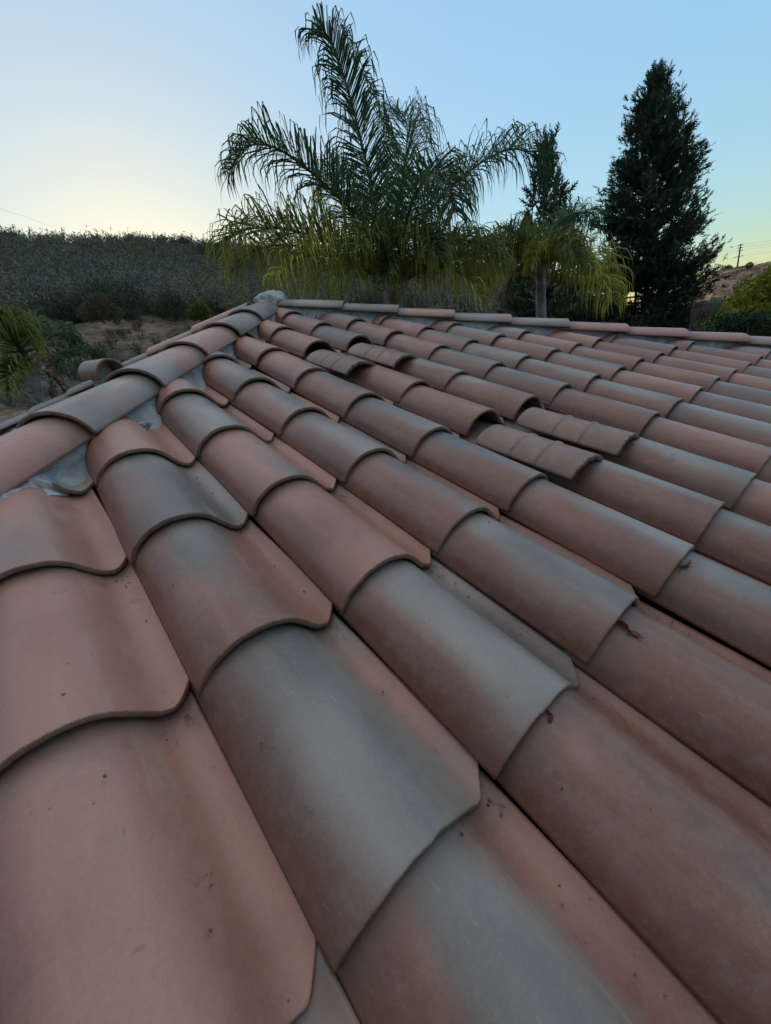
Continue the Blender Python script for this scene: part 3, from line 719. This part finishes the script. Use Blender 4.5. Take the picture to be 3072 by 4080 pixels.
F1 = [dict(path=PX(C1, (822, 500, 7.3), (795, 370, 7.2), (768, 255, 7.1), (738, 150, 6.9), (706, 75, 6.75), (676, 62, 6.6)), cols=DG, n=190, L=.66, seed=11),
 dict(path=PX(C1, (800, 500, 7.2), (735, 430, 6.9), (660, 362, 6.6), (590, 318, 6.4), (530, 318, 6.2), (496, 370, 6.1)), cols=DG, n=150, L=.64, seed=12),
 dict(path=PX(C1, (790, 560, 7.0), (720, 525, 6.6), (640, 500, 6.3), (570, 492, 6.0), (515, 500, 5.8), (482, 528, 5.7)), cols=YG2, n=135, L=.78, seed=13),
 dict(path=PX(C1, (850, 520, 8.0), (862, 430, 8.6), (876, 345, 9.1), (880, 280, 9.5), (872, 248, 9.9), (850, 240, 10.2)), cols=DG, n=150, L=.80, seed=14),
 dict(path=PX(C1, (870, 540, 7.5), (925, 460, 7.6), (985, 395, 7.7), (1050, 345, 7.8), (1112, 322, 7.9), (1160, 345, 8.0), (1180, 400, 8.0)), cols=DG, n=160, L=.68, seed=15),
 dict(path=PX(C1, (868, 520, 7.0), (890, 440, 6.5), (920, 385, 6.0), (950, 375, 5.6), (972, 410, 5.3), (982, 460, 5.2)), cols=DG, n=150, L=.62, seed=16),
 dict(path=PX(C1, (810, 560, 7.7), (765, 470, 8.3), (735, 410, 8.8), (722, 370, 9.3), (712, 352, 9.7)), cols=DG, n=120, L=.72, seed=17),
 dict(path=PX(C1, (800, 590, 6.9), (745, 560, 6.3), (690, 550, 5.9), (640, 562, 5.6), (602, 600, 5.4)), cols=YG, n=95, L=.66, seed=18),
 dict(path=PX(C1, (880, 575, 7.0), (930, 540, 6.6), (985, 520, 6.3), (1040, 530, 6.1), (1085, 565, 6.0)), cols=MG, n=160, L=.62, seed=19),
 dict(path=PX(C1, (885, 600, 6.9), (925, 580, 6.4), (965, 578, 6.1), (1005, 600, 5.9), (1035, 640, 5.8)), cols=YG, n=95, L=.66, seed=20),
 dict(path=PX(C1, (835, 570, 7.0), (825, 530, 6.5), (805, 510, 6.1), (780, 520, 5.8), (760, 550, 5.6)), cols=MG, n=130, L=.55, seed=21),
 dict(path=PX(C1, (862, 560, 6.9), (880, 520, 6.4), (905, 505, 6.0), (935, 520, 5.7), (950, 560, 5.5)), cols=MG, n=130, L=.52, seed=22),
 dict(path=PX(C1, (800, 590, 8.0), (740, 590, 8.6), (690, 600, 9.0), (650, 625, 9.3)), cols=YG2, n=75, L=.72, seed=23),
 dict(path=PX(C1, (890, 590, 8.0), (945, 580, 8.6), (1000, 590, 9.0), (1050, 620, 9.3)), cols=YG2, n=80, L=.74, seed=24),
 dict(path=PX(C1, (780, 580, 7.2), (700, 545, 6.9), (610, 530, 6.6), (545, 545, 6.4), (500, 580, 6.3)), cols=YG2, n=100, L=.78, seed=28),
 dict(path=PX(C1, (900, 585, 7.3), (960, 555, 7.0), (1020, 550, 6.8), (1070, 575, 6.7)), cols=YG2, n=90, L=.72, seed=29),
 dict(path=PX(C1, (846, 590, 6.9), (842, 575, 6.4), (835, 580, 6.0), (828, 612, 5.7)), cols=MG, n=90, L=.42, seed=25)]
palm((c1[0], c1[1]), 'big queen palm behind the roof peak, its tallest frond reaching the top of the sky', c1[2]-.12, terrain_z(41, 7.5).item() if False else -4.0, .15, F1, group='queen palms around the house')
D2 = 9.6; C2 = (1168, 572, D2); c2 = W(*C2)
F2 = [dict(path=PX(C2, (1210, 548, 9.3), (1250, 545, 9.0), (1285, 575, 8.8), (1312, 620, 8.6), (1320, 650, 8.5)), cols=YG, n=110, L=.72, seed=31),
 dict(path=PX(C2, (1130, 545, 9.3), (1090, 530, 9.0), (1050, 540, 8.7), (1015, 570, 8.5)), cols=MG, n=140, L=.72, seed=32),
 dict(path=PX(C2, (1180, 520, 9.9), (1205, 480, 10.3), (1240, 460, 10.7), (1270, 465, 11.0), (1283, 490, 11.2)), cols=DG, n=110, L=.55, seed=33),
 dict(path=PX(C2, (1140, 530, 9.0), (1115, 505, 8.5), (1095, 500, 8.1), (1080, 525, 7.9)), cols=MG, n=110, L=.55, seed=35),
 dict(path=PX(C2, (1195, 535, 9.1), (1215, 520, 8.6), (1235, 530, 8.3), (1248, 565, 8.1)), cols=MG, n=120, L=.55, seed=36),
 dict(path=PX(C2, (1200, 560, 9.2), (1232, 560, 8.9), (1258, 585, 8.7), (1272, 620, 8.6)), cols=YG, n=70, L=.60, seed=41),
 dict(path=PX(C2, (1135, 560, 9.2), (1100, 555, 8.9), (1070, 575, 8.7), (1052, 610, 8.6)), cols=YG, n=70, L=.62, seed=42),
 dict(path=PX(C2, (1170, 545, 9.0), (1165, 535, 8.6), (1155, 545, 8.3), (1145, 575, 8.1)), cols=YG, n=90, L=.42, seed=37),
 dict(path=PX(C2, (1140, 575, 9.5), (1112, 590, 9.4), (1097, 625, 9.4), (1090, 662, 9.4)), cols=BR, n=80, L=.30, seed=38),
 dict(path=PX(C2, (1200, 560, 10.2), (1240, 560, 10.8), (1275, 590, 11.2)), cols=YG, n=90, L=.7, seed=39),
 dict(path=PX(C2, (1130, 560, 10.2), (1090, 560, 10.8), (1060, 590, 11.2)), cols=YG, n=90, L=.7, seed=40)]
palm((c2[0], c2[1]), 'smaller queen palm with a pale grey trunk, between big palm and tall conifer', c2[2]+.05, -4.3, .092, F2, group='queen palms around the house')
C3 = (66, 795, 6.0); c3 = W(*C3)
F3 = [dict(path=PX(C3, (52, 765, 5.9), (30, 735, 5.7), (5, 698, 5.5), (-35, 690, 5.3), (-65, 720, 5.2)), cols=MG, n=130, L=.42, seed=51),
 dict(path=PX(C3, (85, 770, 6.3), (102, 735, 6.6), (125, 715, 6.9), (150, 722, 7.2), (168, 750, 7.4)), cols=DG, n=110, L=.30, seed=52),
 dict(path=PX(C3, (100, 790, 6.2), (140, 770, 6.5), (175, 755, 6.8), (205, 765, 7.0), (228, 790, 7.1)), cols=DG, n=110, L=.30, seed=53),
 dict(path=PX(C3, (50, 790, 5.7), (30, 790, 5.4), (18, 810, 5.2), (22, 845, 5.1)), cols=MG, n=120, L=.26, seed=54),
 dict(path=PX(C3, (20, 780, 6.2), (-30, 770, 6.4), (-80, 790, 6.6)), cols=MG, n=90, L=.4, seed=55),
 dict(path=PX(C3, (95, 800, 6.0), (125, 825, 6.0), (150, 860, 6.0)), cols=BR, n=26, L=.22, seed=56),
 dict(path=PX(C3, (88, 812, 6.0), (110, 850, 5.9), (122, 890, 5.9)), cols=BR, n=18, L=.16, seed=57),
 dict(path=PX(C3, (60, 750, 6.6), (70, 700, 7.1), (60, 680, 7.6)), cols=DG, n=70, L=.4, seed=58)]
palm((c3[0], c3[1]), 'low queen palm at the left edge of the roof, with drooping yellowed and dead fronds', c3[2], -4.0, .12, F3, group='queen palms around the house')

# ------------------------------------------------------------------ conifers
def conifer(label, cat, az, r, base, env, seed, n_limb, sprays, dens_lo=1.0, leaf=.10, lean=0.0, cols=((.028, .052, .036), (.072, .115, .068)), up=.55):
    """env: list of (height 0..1, left half width, right half width) in metres as seen from the house"""
    rg = np.random.default_rng(seed); top = env[-1][0]; o3 = AZ(az, r, base); o = tag(empty('conifer_tree', tuple(o3)), label, cat)
    ra = R(az); right = np.array([math.cos(ra), -math.sin(ra), 0]); fwd = np.array([math.sin(ra), math.cos(ra), 0])
    H = [e[0] for e in env]; Lw = [e[1] for e in env]; Rw = [e[2] for e in env]
    inv = Matrix.Translation(-Vector(o.location))
    ctr = lambda z: o3+np.array([0, 0, z])+right*lean*z
    stems = []
    for k, (ox, oy) in enumerate(((0, 0), (.28, .1), (-.25, .15), (.1, -.25), (-.12, -.2))):
        ht = top*(.97 if k == 0 else rg.uniform(.62, .9)); zz = np.linspace(0, ht, 24); wob = rg.normal(size=2)*.25
        pth = np.array([ctr(z)+right*(ox*(1-z/top*.4)+math.sin(z*.6+k)*.08)+fwd*oy for z in zz]); V, F = tube(pth, np.linspace(.16 if k == 0 else .09, .012, 24), 7); stems.append((V, F))
    V = np.concatenate([s[0] for s in stems]); b = 0; F = []
    for s in stems: F += [[i+b for i in f] for f in s[1]]; b += len(s[0])
    mesh('trunk', V, F, M_BARK, parent=o, mw=inv)
    T, C, LV, LF = [], [], [], []
    for q in range(n_limb):
        u = rg.uniform(0, 1)**.92; z0 = .2+(top*.985-.2)*u; a = rg.uniform(0, 2*np.pi); lat = math.cos(a)
        zt = min(z0+rg.uniform(.15, .9), top)
        w = np.interp(zt, H, Lw) if lat < 0 else np.interp(zt, H, Rw)
        w *= rg.uniform(.72, 1.14)*(1.10 if rg.random() < .12 and u < .8 else 1)
        d = (right*lat+fwd*math.sin(a))*w
        p0 = ctr(z0); p1 = ctr(z0)+d*.6+np.array([0, 0, (zt-z0)*.42]); p2 = ctr(z0)+d+np.array([0, 0, zt-z0+.05])
        path = catmull([p0, p1, p2], 12); v, f = tube(path, np.linspace(.028, .005, 12), 4); bb = len(LV); LV += list(v); LF += [[i+bb for i in x] for x in f]
        ln = np.linalg.norm(d)+.3; ns = int(sprays*ln*(dens_lo if zt < top*.33 else 1))
        for s in range(ns):
            t = .18+.82*rg.uniform(0, 1)**.75; p = np.array([np.interp(t, np.linspace(0, 1, 12), path[:, c]) for c in range(3)])
            dirv = unit(unit(p2-p0)*.9+rg.normal(size=3)*.55+np.array([0, 0, up-.35*rg.random()])); p = p+np.clip(rg.normal(size=3), -1.3, 1.3)*(.05+.08*t); L_ = leaf*rg.uniform(1.0, 2.8)*(1.15-.35*t)
            shade = rg.uniform(0, 1)*.65+(.35 if mn.noise(Vector(p*1.7)) > 0 else 0); col = np.array(cols[0])*(1-shade)+np.array(cols[1])*shade
            nrm = unit(np.cross(dirv, rg.normal(size=3))); sd_ = np.cross(nrm, dirv)
            for e in range(7):                     # a flat feathery spray: a midrib and side fingers
                if e == 0: base_, tip, hw = p, p+dirv*L_, L_*.10
                else:
                    tt = .12+.13*e; sg = 1 if e % 2 else -1; base_ = p+dirv*L_*tt; tip = base_+(dirv*.75+sd_*sg*.8+nrm*rg.normal()*.3)*L_*.52*(1.15-tt); hw = L_*.085
                wv = unit(np.cross(tip-base_, nrm))*hw
                T.append([base_-wv, base_+wv, tip]); C.append(col)
    mesh('branch', np.array(LV), LF, M_BARK, parent=o, mw=inv)
    V = np.array(T).reshape(-1, 3); Cc = np.repeat(np.array(C), 3, axis=0)
    mesh('crown', V, np.arange(len(V)).reshape(-1, 3), M_CONIF, parent=o, mw=inv, smooth=False, col=Cc)
# silhouette of the tall conifer, half widths read against the sky at 16 m
conifer('tall dark green cypress-like conifer with a ragged pointed crown, standing right of the palms', 'conifer tree', 70.45, 16.0, -4.2,
        [(0, 1.4, 1.2), (2.0, 1.9, 1.45), (3.2, 1.95, 1.5), (4.0, 1.95, 1.75), (5.0, 1.80, 1.45), (6.0, 1.55, 1.45), (7.0, 1.30, 1.25), (8.0, 1.0, 1.1), (8.6, .85, .85), (9.3, .60, .60), (9.8, .32, .34), (10.15, .06, .06)],
        5, 470, 44, dens_lo=2.8, lean=-.030)
conifer('narrow dark conifer rising behind the smaller palm', 'conifer tree', 60.0, 13.2, -4.2,
        [(0, .8, .8), (3, 1.25, 1.1), (5, 1.25, 1.1), (6.3, 1.05, .95), (7.2, .70, .62), (8.0, .36, .34), (8.75, .04, .04)], 9, 190, 24, leaf=.13, lean=-.005, cols=((.035, .060, .034), (.09, .13, .06)))

# ------------------------------------------------------------------ hedges and shrubs made of leaf faces
def leaf_mass(name, label, cat, centres, n, leaf, cols, seed, stems=None, stuff=False, up=.2, long=1.0, mat=None, gap=-.18):
    """centres: (point, (rx, ry, rz)) ellipsoids filled with leaf faces, thicker near the surface"""
    rg = np.random.default_rng(seed); T, C = [], []; c0 = np.array(centres[0][0])
    wts = np.array([np.prod(s)**.67 for _, s in centres]); wts = wts/wts.sum()
    pick = rg.choice(len(centres), n, p=wts)
    for q in pick:
        c, s = centres[q]; d = unit(rg.normal(size=3)); rr = rg.uniform(.55, 1.0)**.6*(1+.22*mn.noise(Vector(d*2.5+q*3.1)))
        p = np.array(c)+d*np.array(s)*rr
        if p[2] < c[2]-s[2]*.9: continue
        if mn.noise(Vector(p*3.2)) < gap: continue
        u_ = unit(rg.normal(size=3)+d*.5+np.array([0, 0, up]))*leaf*long*rg.uniform(.7, 1.4); v_ = unit(np.cross(u_, rg.normal(size=3)))*leaf*.36
        sh = rg.uniform(0, 1); col = np.array(cols[0])*(1-sh)+np.array(cols[1])*sh
        T += [[p, p+u_*.55+v_, p+u_], [p, p+u_, p+u_*.55-v_]]; C += [col, col]
    o = tag(empty(name, (c0[0], c0[1], min(c[2]-s[2] for c, s in centres))), label, cat); inv = Matrix.Translation(-Vector(o.location))
    V = np.array(T).reshape(-1, 3); mesh('foliage', V, np.arange(len(V)).reshape(-1, 3), mat or M_LEAF, parent=o, mw=inv, smooth=False, col=np.repeat(np.array(C), 3, axis=0))
    SV, SF = [], []
    for c, s in centres:
        for k in range(4):
            a = rg.uniform(0, 6.28); p0 = np.array([c[0]+rg.normal()*.08, c[1]+rg.normal()*.08, c[2]-s[2]*1.15]); p2 = np.array(c)+np.array([math.cos(a)*s[0]*.6, math.sin(a)*s[1]*.6, s[2]*.4])
            v, f = tube(catmull([p0, (p0+p2)/2+np.array([0, 0, -.1]), p2], 8), np.linspace(.03, .008, 8), 5); b = len(SV); SV += list(v); SF += [[i+b for i in x] for x in f]
    mesh('stem', np.array(SV), SF, M_BARK, parent=o, mw=inv)
    return o
DK = ((.010, .020, .014), (.030, .052, .030))
cs = []
for az in np.arange(46, 69, 1.5):
    cs.append((AZ(az, 12.6, -1.5), (.5, .5, 2.15+.2*math.sin(az))))
for az in np.arange(64, 74, 1.5):
    cs.append((AZ(az, 17.5, -1.9), (.6, .6, 2.6+.2*math.sin(az*3))))
leaf_mass('hedge', 'tall dark green hedge filling the gap behind the smaller palm trunk', 'hedge', cs, 120000, .085, DK, 61, mat=M_CONIF, gap=-.5)
cs = [(W(x, 728+2*math.sin(x), 10.5), (.36, .36, .42)) for x in np.arange(1532, 1760, 18)]
leaf_mass('hedge', 'low clipped dark green hedge just beyond the far right end of the roof', 'hedge', cs, 15000, .045, ((.022, .048, .030), (.055, .11, .05)), 62)
YL = ((.16, .185, .025), (.40, .39, .055))
cs = [(W(1652, 682, 12.6), (.75, .75, .85)), (W(1612, 700, 12.2), (.55, .55, .55)), (W(1700, 665, 12.8), (.8, .8, 1.0)), (W(1578, 712, 12.0), (.5, .5, .40))]
leaf_mass('feathery_shrub', 'large sloping mound of feathery yellow-green foliage at the right edge', 'shrub', cs, 20000, .06, YL, 63, up=.6, long=1.8)
cs = [(W(1560, 668, 16), (.32, .32, .28)), (W(1578, 676, 17), (.42, .42, .36))]
leaf_mass('shrub', 'small pale green shrub behind the banana plant with upright leaves', 'shrub', cs, 3500, .06, ((.06, .10, .03), (.15, .19, .06)), 64)
# three bushes one can tell apart at the foot of the brush hill
def bush_at(x, y, r, s, label, cols, seed, n=5000, leaf=.10):
    p = W(x, y, r); q = AZ(math.degrees(math.atan2(p[0]-CAM[0], p[1]-CAM[1])), r, p[2])
    cs = [(q+np.array([dx*s, dy*s, dz*s]), (s*k, s*k, s*k*.8)) for dx, dy, dz, k in ((0, 0, 0, .8), (.6, .2, -.2, .55), (-.6, -.1, -.15, .55), (.1, -.4, .35, .5))]
    leaf_mass('bush', label, 'bush', cs, n, leaf, cols, seed)
bush_at(431, 674, 46, 1.15, 'round yellow-green bush at the edge of the dry clearing, just left of the hip tiles', ((.085, .105, .022), (.20, .21, .04)), 71, 9000)
bush_at(368, 662, 48, 1.7, 'wide dark green bush at the foot of the hill, left of the round one', ((.035, .048, .025), (.09, .11, .055)), 72, 9000)
bush_at(215, 668, 44, 1.5, 'dull olive bush spreading over the sandy bank, leftmost of the bushes in the clearing', ((.07, .07, .035), (.16, .145, .07)), 73, 9000)

# ------------------------------------------------------------------ banana plants
def banana(label, foot, leaves, seed, stems=4):
    rg = np.random.default_rng(seed); o = tag(empty('banana_plant', tuple(foot)), label, 'plant', 'banana plants beyond the hedge'); inv = Matrix.Translation(-Vector(o.location))
    SV, SF = [], []
    for k in range(stems):
        p0 = np.array(foot)+np.array([rg.normal()*.08, rg.normal()*.08, 0]); p1 = p0+np.array([rg.normal()*.12, rg.normal()*.12, 1.9]); v, f = tube(catmull([p0, (p0+p1)/2, p1], 8), np.linspace(.05, .025, 8), 8)
        b = len(SV); SV += list(v); SF += [[i+b for i in x] for x in f]
    mesh('stem', np.array(SV), SF, M_BARK, parent=o, mw=inv)
    for (base_, tip, w, fold) in leaves:
        base_, tip = np.array(base_), np.array(tip); mid = (base_+tip)/2+np.array([0, 0, .12]); path = catmull([base_, mid, tip], 16); T = unit(np.gradient(path, axis=0))
        V, F, C = [], [], []; view = unit(base_-CAM)
        for i, (p, t) in enumerate(zip(path, T)):
            s = unit(np.cross(t, view)); n_ = np.cross(s, t); f = i/15; ww = w*(math.sin(math.pi*min(1, .06+f*.92))**.8)*(1+.06*rg.normal()) if f > .12 else .02
            V += [p-s*ww+n_*ww*fold, p, p+s*ww+n_*ww*fold]; C += [(.055, .135, .06), (.11, .19, .09), (.055, .135, .06)]
            if i: b = len(V)-3; F += [(b-3, b-2, b+1, b), (b-2, b-1, b+2, b+1)]
        mesh('leaf', np.array(V), F, M_LEAF, parent=o, mw=inv, col=np.array(C))
def L_(x0, y0, x1, y1, d, w, fold=.3): return (W(x0, y0, d), W(x1, y1, d+.3), w*.6, fold)
banana('small banana plant with upright pale green leaves beside the tall conifer', W(1543, 725, 13)-np.array([0, 0, 1.15]), [L_(1540, 690, 1538, 640, 13, .13), L_(1541, 690, 1556, 642, 13.1, .11), L_(1540, 692, 1522, 655, 13, .13), L_(1543, 694, 1578, 668, 12.8, .12), L_(1540, 695, 1508, 680, 13.2, .10), L_(1542, 695, 1570, 685, 13.2, .10)], 81)
banana('broad-leaved banana plant rising above the yellow-green shrub at the right edge', W(1650, 715, 14)-np.array([0, 0, 1.1]), [L_(1648, 655, 1632, 612, 14, .17), L_(1648, 655, 1655, 608, 14.2, .17), L_(1646, 655, 1606, 625, 13.8, .16), L_(1650, 655, 1672, 618, 14, .18), L_(1640, 660, 1592, 642, 13.6, .12), L_(1650, 655, 1690, 640, 14, .2)], 82)
p = W(1512, 662, 12.4)
o = tag(empty('palm_stump', (p[0], p[1], -4.3)), 'thick ringed grey palm trunk low beside the foot of the tall conifer', 'palm trunk')
zz = np.linspace(-4.3, p[2]+.10, 60); V, F = tube(np.array([[p[0], p[1], z] for z in zz]), .15+.014*np.sin(np.arange(60)*1.6), 16)
mesh('trunk', V, F, M_BARK, parent=o, mw=Matrix.Translation(-Vector(o.location)))

# ------------------------------------------------------------------ far hill: pole, wires, fence, low building
M_WOOD = simple('weathered_wood', (.10, .075, .055), (.19, .14, .10), 5); M_WIRE = simple('wire', (.05, .05, .05), (.07, .07, .07), 5, bump=0)
M_WHITE = simple('white_paint', (.7, .7, .68), (.8, .8, .78), 5, bump=0); M_WALL2 = simple('pale_wall', (.62, .42, .28), (.70, .5, .34), 2, bump=0)
DP = 300.0; pb = W(1592, 584, DP); ptp = W(1600, 527, DP); pb[2] -= 1.5
o = tag(empty('utility_pole', tuple(pb)), 'tall wooden utility pole on the skyline of the far hill', 'utility pole'); inv = Matrix.Translation(-Vector(o.location))
ax_ = np.array([pb[0], pb[1], 0]); hp = ptp[2]
V, F = tube(np.array([[pb[0], pb[1], z] for z in np.linspace(pb[2], hp, 6)]), np.linspace(.42, .28, 6), 8); mesh('pole', V, F, M_WOOD, parent=o, mw=inv)
ra = R(77.3); rt = np.array([math.cos(ra+.0), -math.sin(ra), 0]); arms = []
for k, (f, w) in enumerate(((.04, 1.1), (.13, 1.1), (.22, 1.1), (.42, 1.7))):
    z = hp-(hp-pb[2])*f; c = np.array([pb[0], pb[1], z]); V, F = tube(np.array([c-rt*w, c, c+rt*w]), .16, 5); mesh('crossarm', V, F, M_WOOD, parent=o, mw=inv)
    for e, (sx, dd, drop) in enumerate(((-1, -1, 5.0), (1, 1, .6))):
        a0 = c+rt*w*sx; far_ = c+rt*sx*75+np.array([0, 0, -9.0 if sx < 0 else -1.2]); pth = catmull([a0, (a0+far_)/2+np.array([0, 0, -2.2]), far_], 30)
        V, F = tube(pth, .026, 4)
        tag(mesh('power_line', V, F, M_WIRE), ['thin wire running left from the %s arm of the far utility pole', 'thin wire running right from the %s arm of the far utility pole'][e] % ('topmost', 'second highest', 'third highest', 'lowest')[k], 'wire', 'wires strung from the far pole')
pth = catmull([W(-60, 430, 60), W(20, 458, 85), W(60, 470, 98), W(105, 488, 112)], 30); V, F = tube(pth, .012, 4)
tag(mesh('power_line', V, F, M_WIRE), 'lone thin wire slanting down to the brush skyline at the upper left', 'wire')
o = tag(empty('hill_fence', tuple(W(1550, 590, 292))), 'row of white fence posts along the crest of the far hill', 'fence'); inv = Matrix.Translation(-Vector(o.location))
for k in range(9):
    x = 1552+k*5.2; y = 594-k*1.35; a_p, b_p = W(x, y+1, 292), W(x, y-3.2, 292); V, F = tube(np.array([a_p, b_p]), .06, 4); mesh('post', V, F, M_WHITE, parent=o, mw=inv)
V, F = tube(np.array([W(1552, 592, 292), W(1594, 581, 292)]), .07, 4); mesh('rail', V, F, M_WHITE, parent=o, mw=inv)
c = W(1580, 583.5, 297); o = tag(empty('low_building', tuple(c)), 'long low building with sunlit orange wall on the far hilltop', 'building'); inv = Matrix.Translation(-Vector(o.location))
fw = np.array([math.sin(ra), math.cos(ra), 0]); up_ = np.array([0, 0, 1.])
def boxm(c, a, b, h, z0): return np.array([c+sx*a*rt+sy*b*fw+up_*z for z in (z0, z0+h) for sx, sy in ((-1, -1), (1, -1), (1, 1), (-1, 1))]), [(0, 1, 5, 4), (1, 2, 6, 5), (2, 3, 7, 6), (3, 0, 4, 7), (4, 5, 6, 7), (3, 2, 1, 0)]
V, F = boxm(c, 5.5, 2.2, 1.6, -1.0); mesh('wall', V, F, M_WALL2, parent=o, mw=inv, smooth=False)
V, F = boxm(c, 6.0, 2.7, .25, .603); mesh('roof', V, F, M_WOOD, parent=o, mw=inv, smooth=False)
for k, (x, y, s) in enumerate(((1565, 583, 1.9), (1573, 580, 1.6), (1619, 574, 1.5), (1547, 592, 1.6))):
    lab = ['round dark tree on the far hilltop, left of the pole foot', 'small tree touching the foot of the far pole', 'lone small round tree on the far skyline, right of the pole', 'low round tree at the left end of the white fence posts'][k]
    p = W(x, y, 300); leaf_mass('hilltop_tree', lab, 'tree', [(p, (s, s, s*.9))], 700, .5, ((.04, .045, .025), (.10, .10, .05)), 90+k)
p = W(1614, 604, 260); leaf_mass('bush', 'yellowish bush alone on the slope of the far hill', 'bush', [(p, (1.6, 1.6, 1.7))], 700, .4, ((.12, .11, .04), (.22, .19, .07)), 97)
# bird
p = W(1580, 534, 90); bm = bmesh.new()
bmesh.ops.create_icosphere(bm, subdivisions=3, radius=.09)
for v in bm.verts:
    v.co = Vector((v.co.x*.8, v.co.y*2.0*(1-.25*(v.co.y > 0)), v.co.z*.75))
for sx in (-1, 1):
    q = [bm.verts.new(c) for c in ((sx*.04, .07, .03), (sx*.22, .10, .10), (sx*.40, -.02, .07), (sx*.22, -.05, .09), (sx*.04, -.07, .03))]; bm.faces.new(q if sx > 0 else q[::-1])
q = [bm.verts.new(c) for c in ((-.03, -.14, 0), (.03, -.14, 0), (.07, -.28, .0), (-.07, -.28, .0))]; bm.faces.new(q)
me = bpy.data.meshes.new('bird'); bm.to_mesh(me); bm.free(); me.materials.append(simple('dark_feathers', (.02, .02, .02), (.04, .035, .03), 20, bump=0))
o = bpy.data.objects.new('bird', me); COL.objects.link(o); o.location = p; o.rotation_euler = (0, 0, 1.1); tag(o, 'tiny dark bird in the sky left of the far utility pole', 'bird')

# ------------------------------------------------------------------ dry leaves caught under tile noses
M_DRY = leafmat('dry_leaf', (.17, .060, .045), .1, .8, tint=False)
for k, (i, j, h, s, lab) in enumerate(((1.33, .0, .045, .020, 'curled red-brown dry leaf caught under a tile nose, nearest and thinnest of the three'), (2.27, -.0, .045, .026, 'spiky red-brown dry leaf wedged under a tile nose, largest of the three'), (3.27, .0, .045, .017, 'small red-brown dry leaf under a tile nose, farthest of the three'))):
    rg = np.random.default_rng(200+k); V, F = [(0, 0, 0)], []
    n = 14
    for a in range(n):
        r = s*(1.0 if a % 2 else .38)*rg.uniform(.7, 1.3); w = 2*math.pi*a/n; V.append((math.cos(w)*r*1.3, math.sin(w)*r*.7, .35*s*math.sin(w*2+k)+rg.normal()*.1*s))
    F = [(0, 1+a, 1+(a+1) % n) for a in range(n)]
    p = faceA(i, j, h)-Vector((0, CP, SP))*.012
    mw = Matrix.Translation(p) @ Euler((rg.uniform(.6, 1.1), rg.uniform(-.5, .5), rg.uniform(0, 3))).to_matrix().to_4x4()
    o = mesh('dry_leaf', np.array(V), F, M_DRY, mw=mw, smooth=False); md = o.modifiers.new('thick', 'SOLIDIFY'); md.thickness = .0012
    tag(o, lab, 'leaf', 'dry leaves caught in the tiles')

# ------------------------------------------------------------------ grit and crumbs washed into the channels
gr = np.random.default_rng(321); GV, GF, gb = [], [], 0
for q in range(380):
    i, j = gr.integers(-1, 6), gr.integers(-1, 5); u = i*U+U*gr.choice([gr.normal(.88, .03), gr.uniform(.1, 1.0)], p=[.75, .25]); vv = (j+gr.choice([1-gr.exponential(.08), gr.uniform(0, 1)], p=[.6, .4]))*V_
    cx = (u/U) % 1.0; prof_h = float(np.interp(cx, PROF[:, 0], PROF[:, 1])); s_ = vv-math.floor(vv/V_)*V_; h = prof_h*(1-.05*s_/LT)-math.tan(TILT)*s_+.0012
    if vv/V_-math.floor(vv/V_) > .985: continue
    c = faceA(u/U, vv/V_, h); r = gr.uniform(.0008, .0024)
    V, F = blob(r, (0, 0, 0), (1.5, 1, .7), q, .5, 1, 1.5); V = V @ np.array(Euler((gr.uniform(0, 3), gr.uniform(0, 3), gr.uniform(0, 3))).to_matrix()).T+np.array(c)
    GV.append(V); GF += [[a+gb for a in f] for f in F]; gb += len(V)
tag(mesh('grit', np.concatenate(GV), GF, simple('grit', (.05, .045, .04), (.20, .17, .14), 300, bump=0)), kind='stuff')

LV, LF = [], []
for q in range(90):
    i, j = gr.integers(-1, 6), gr.integers(-1, 5); u = (i+gr.normal(.89, .03))*U; vv = (j+1-abs(gr.exponential(.07))-.02)*V_
    cx = (u/U) % 1.0; s_ = vv-math.floor(vv/V_)*V_; h = float(np.interp(cx, PROF[:, 0], PROF[:, 1]))*(1-.05*s_/LT)-math.tan(TILT)*s_+.003
    c = np.array(faceA(u/U, vv/V_, h)); d = np.array([gr.normal()*.5, CP+gr.normal()*.3, SP])*gr.uniform(.004, .014); w = np.array([gr.uniform(.0005, .0014), 0, .0005]); b_ = len(LV)
    LV += [c-d-w*.3, c-w, c+d*.6, c+w]; LF.append((b_, b_+1, b_+2, b_+3))
tag(mesh('leaf_litter', np.array(LV), LF, simple('dry_litter', (.10, .06, .04), (.26, .18, .11), 200, bump=0), smooth=False), kind='stuff')
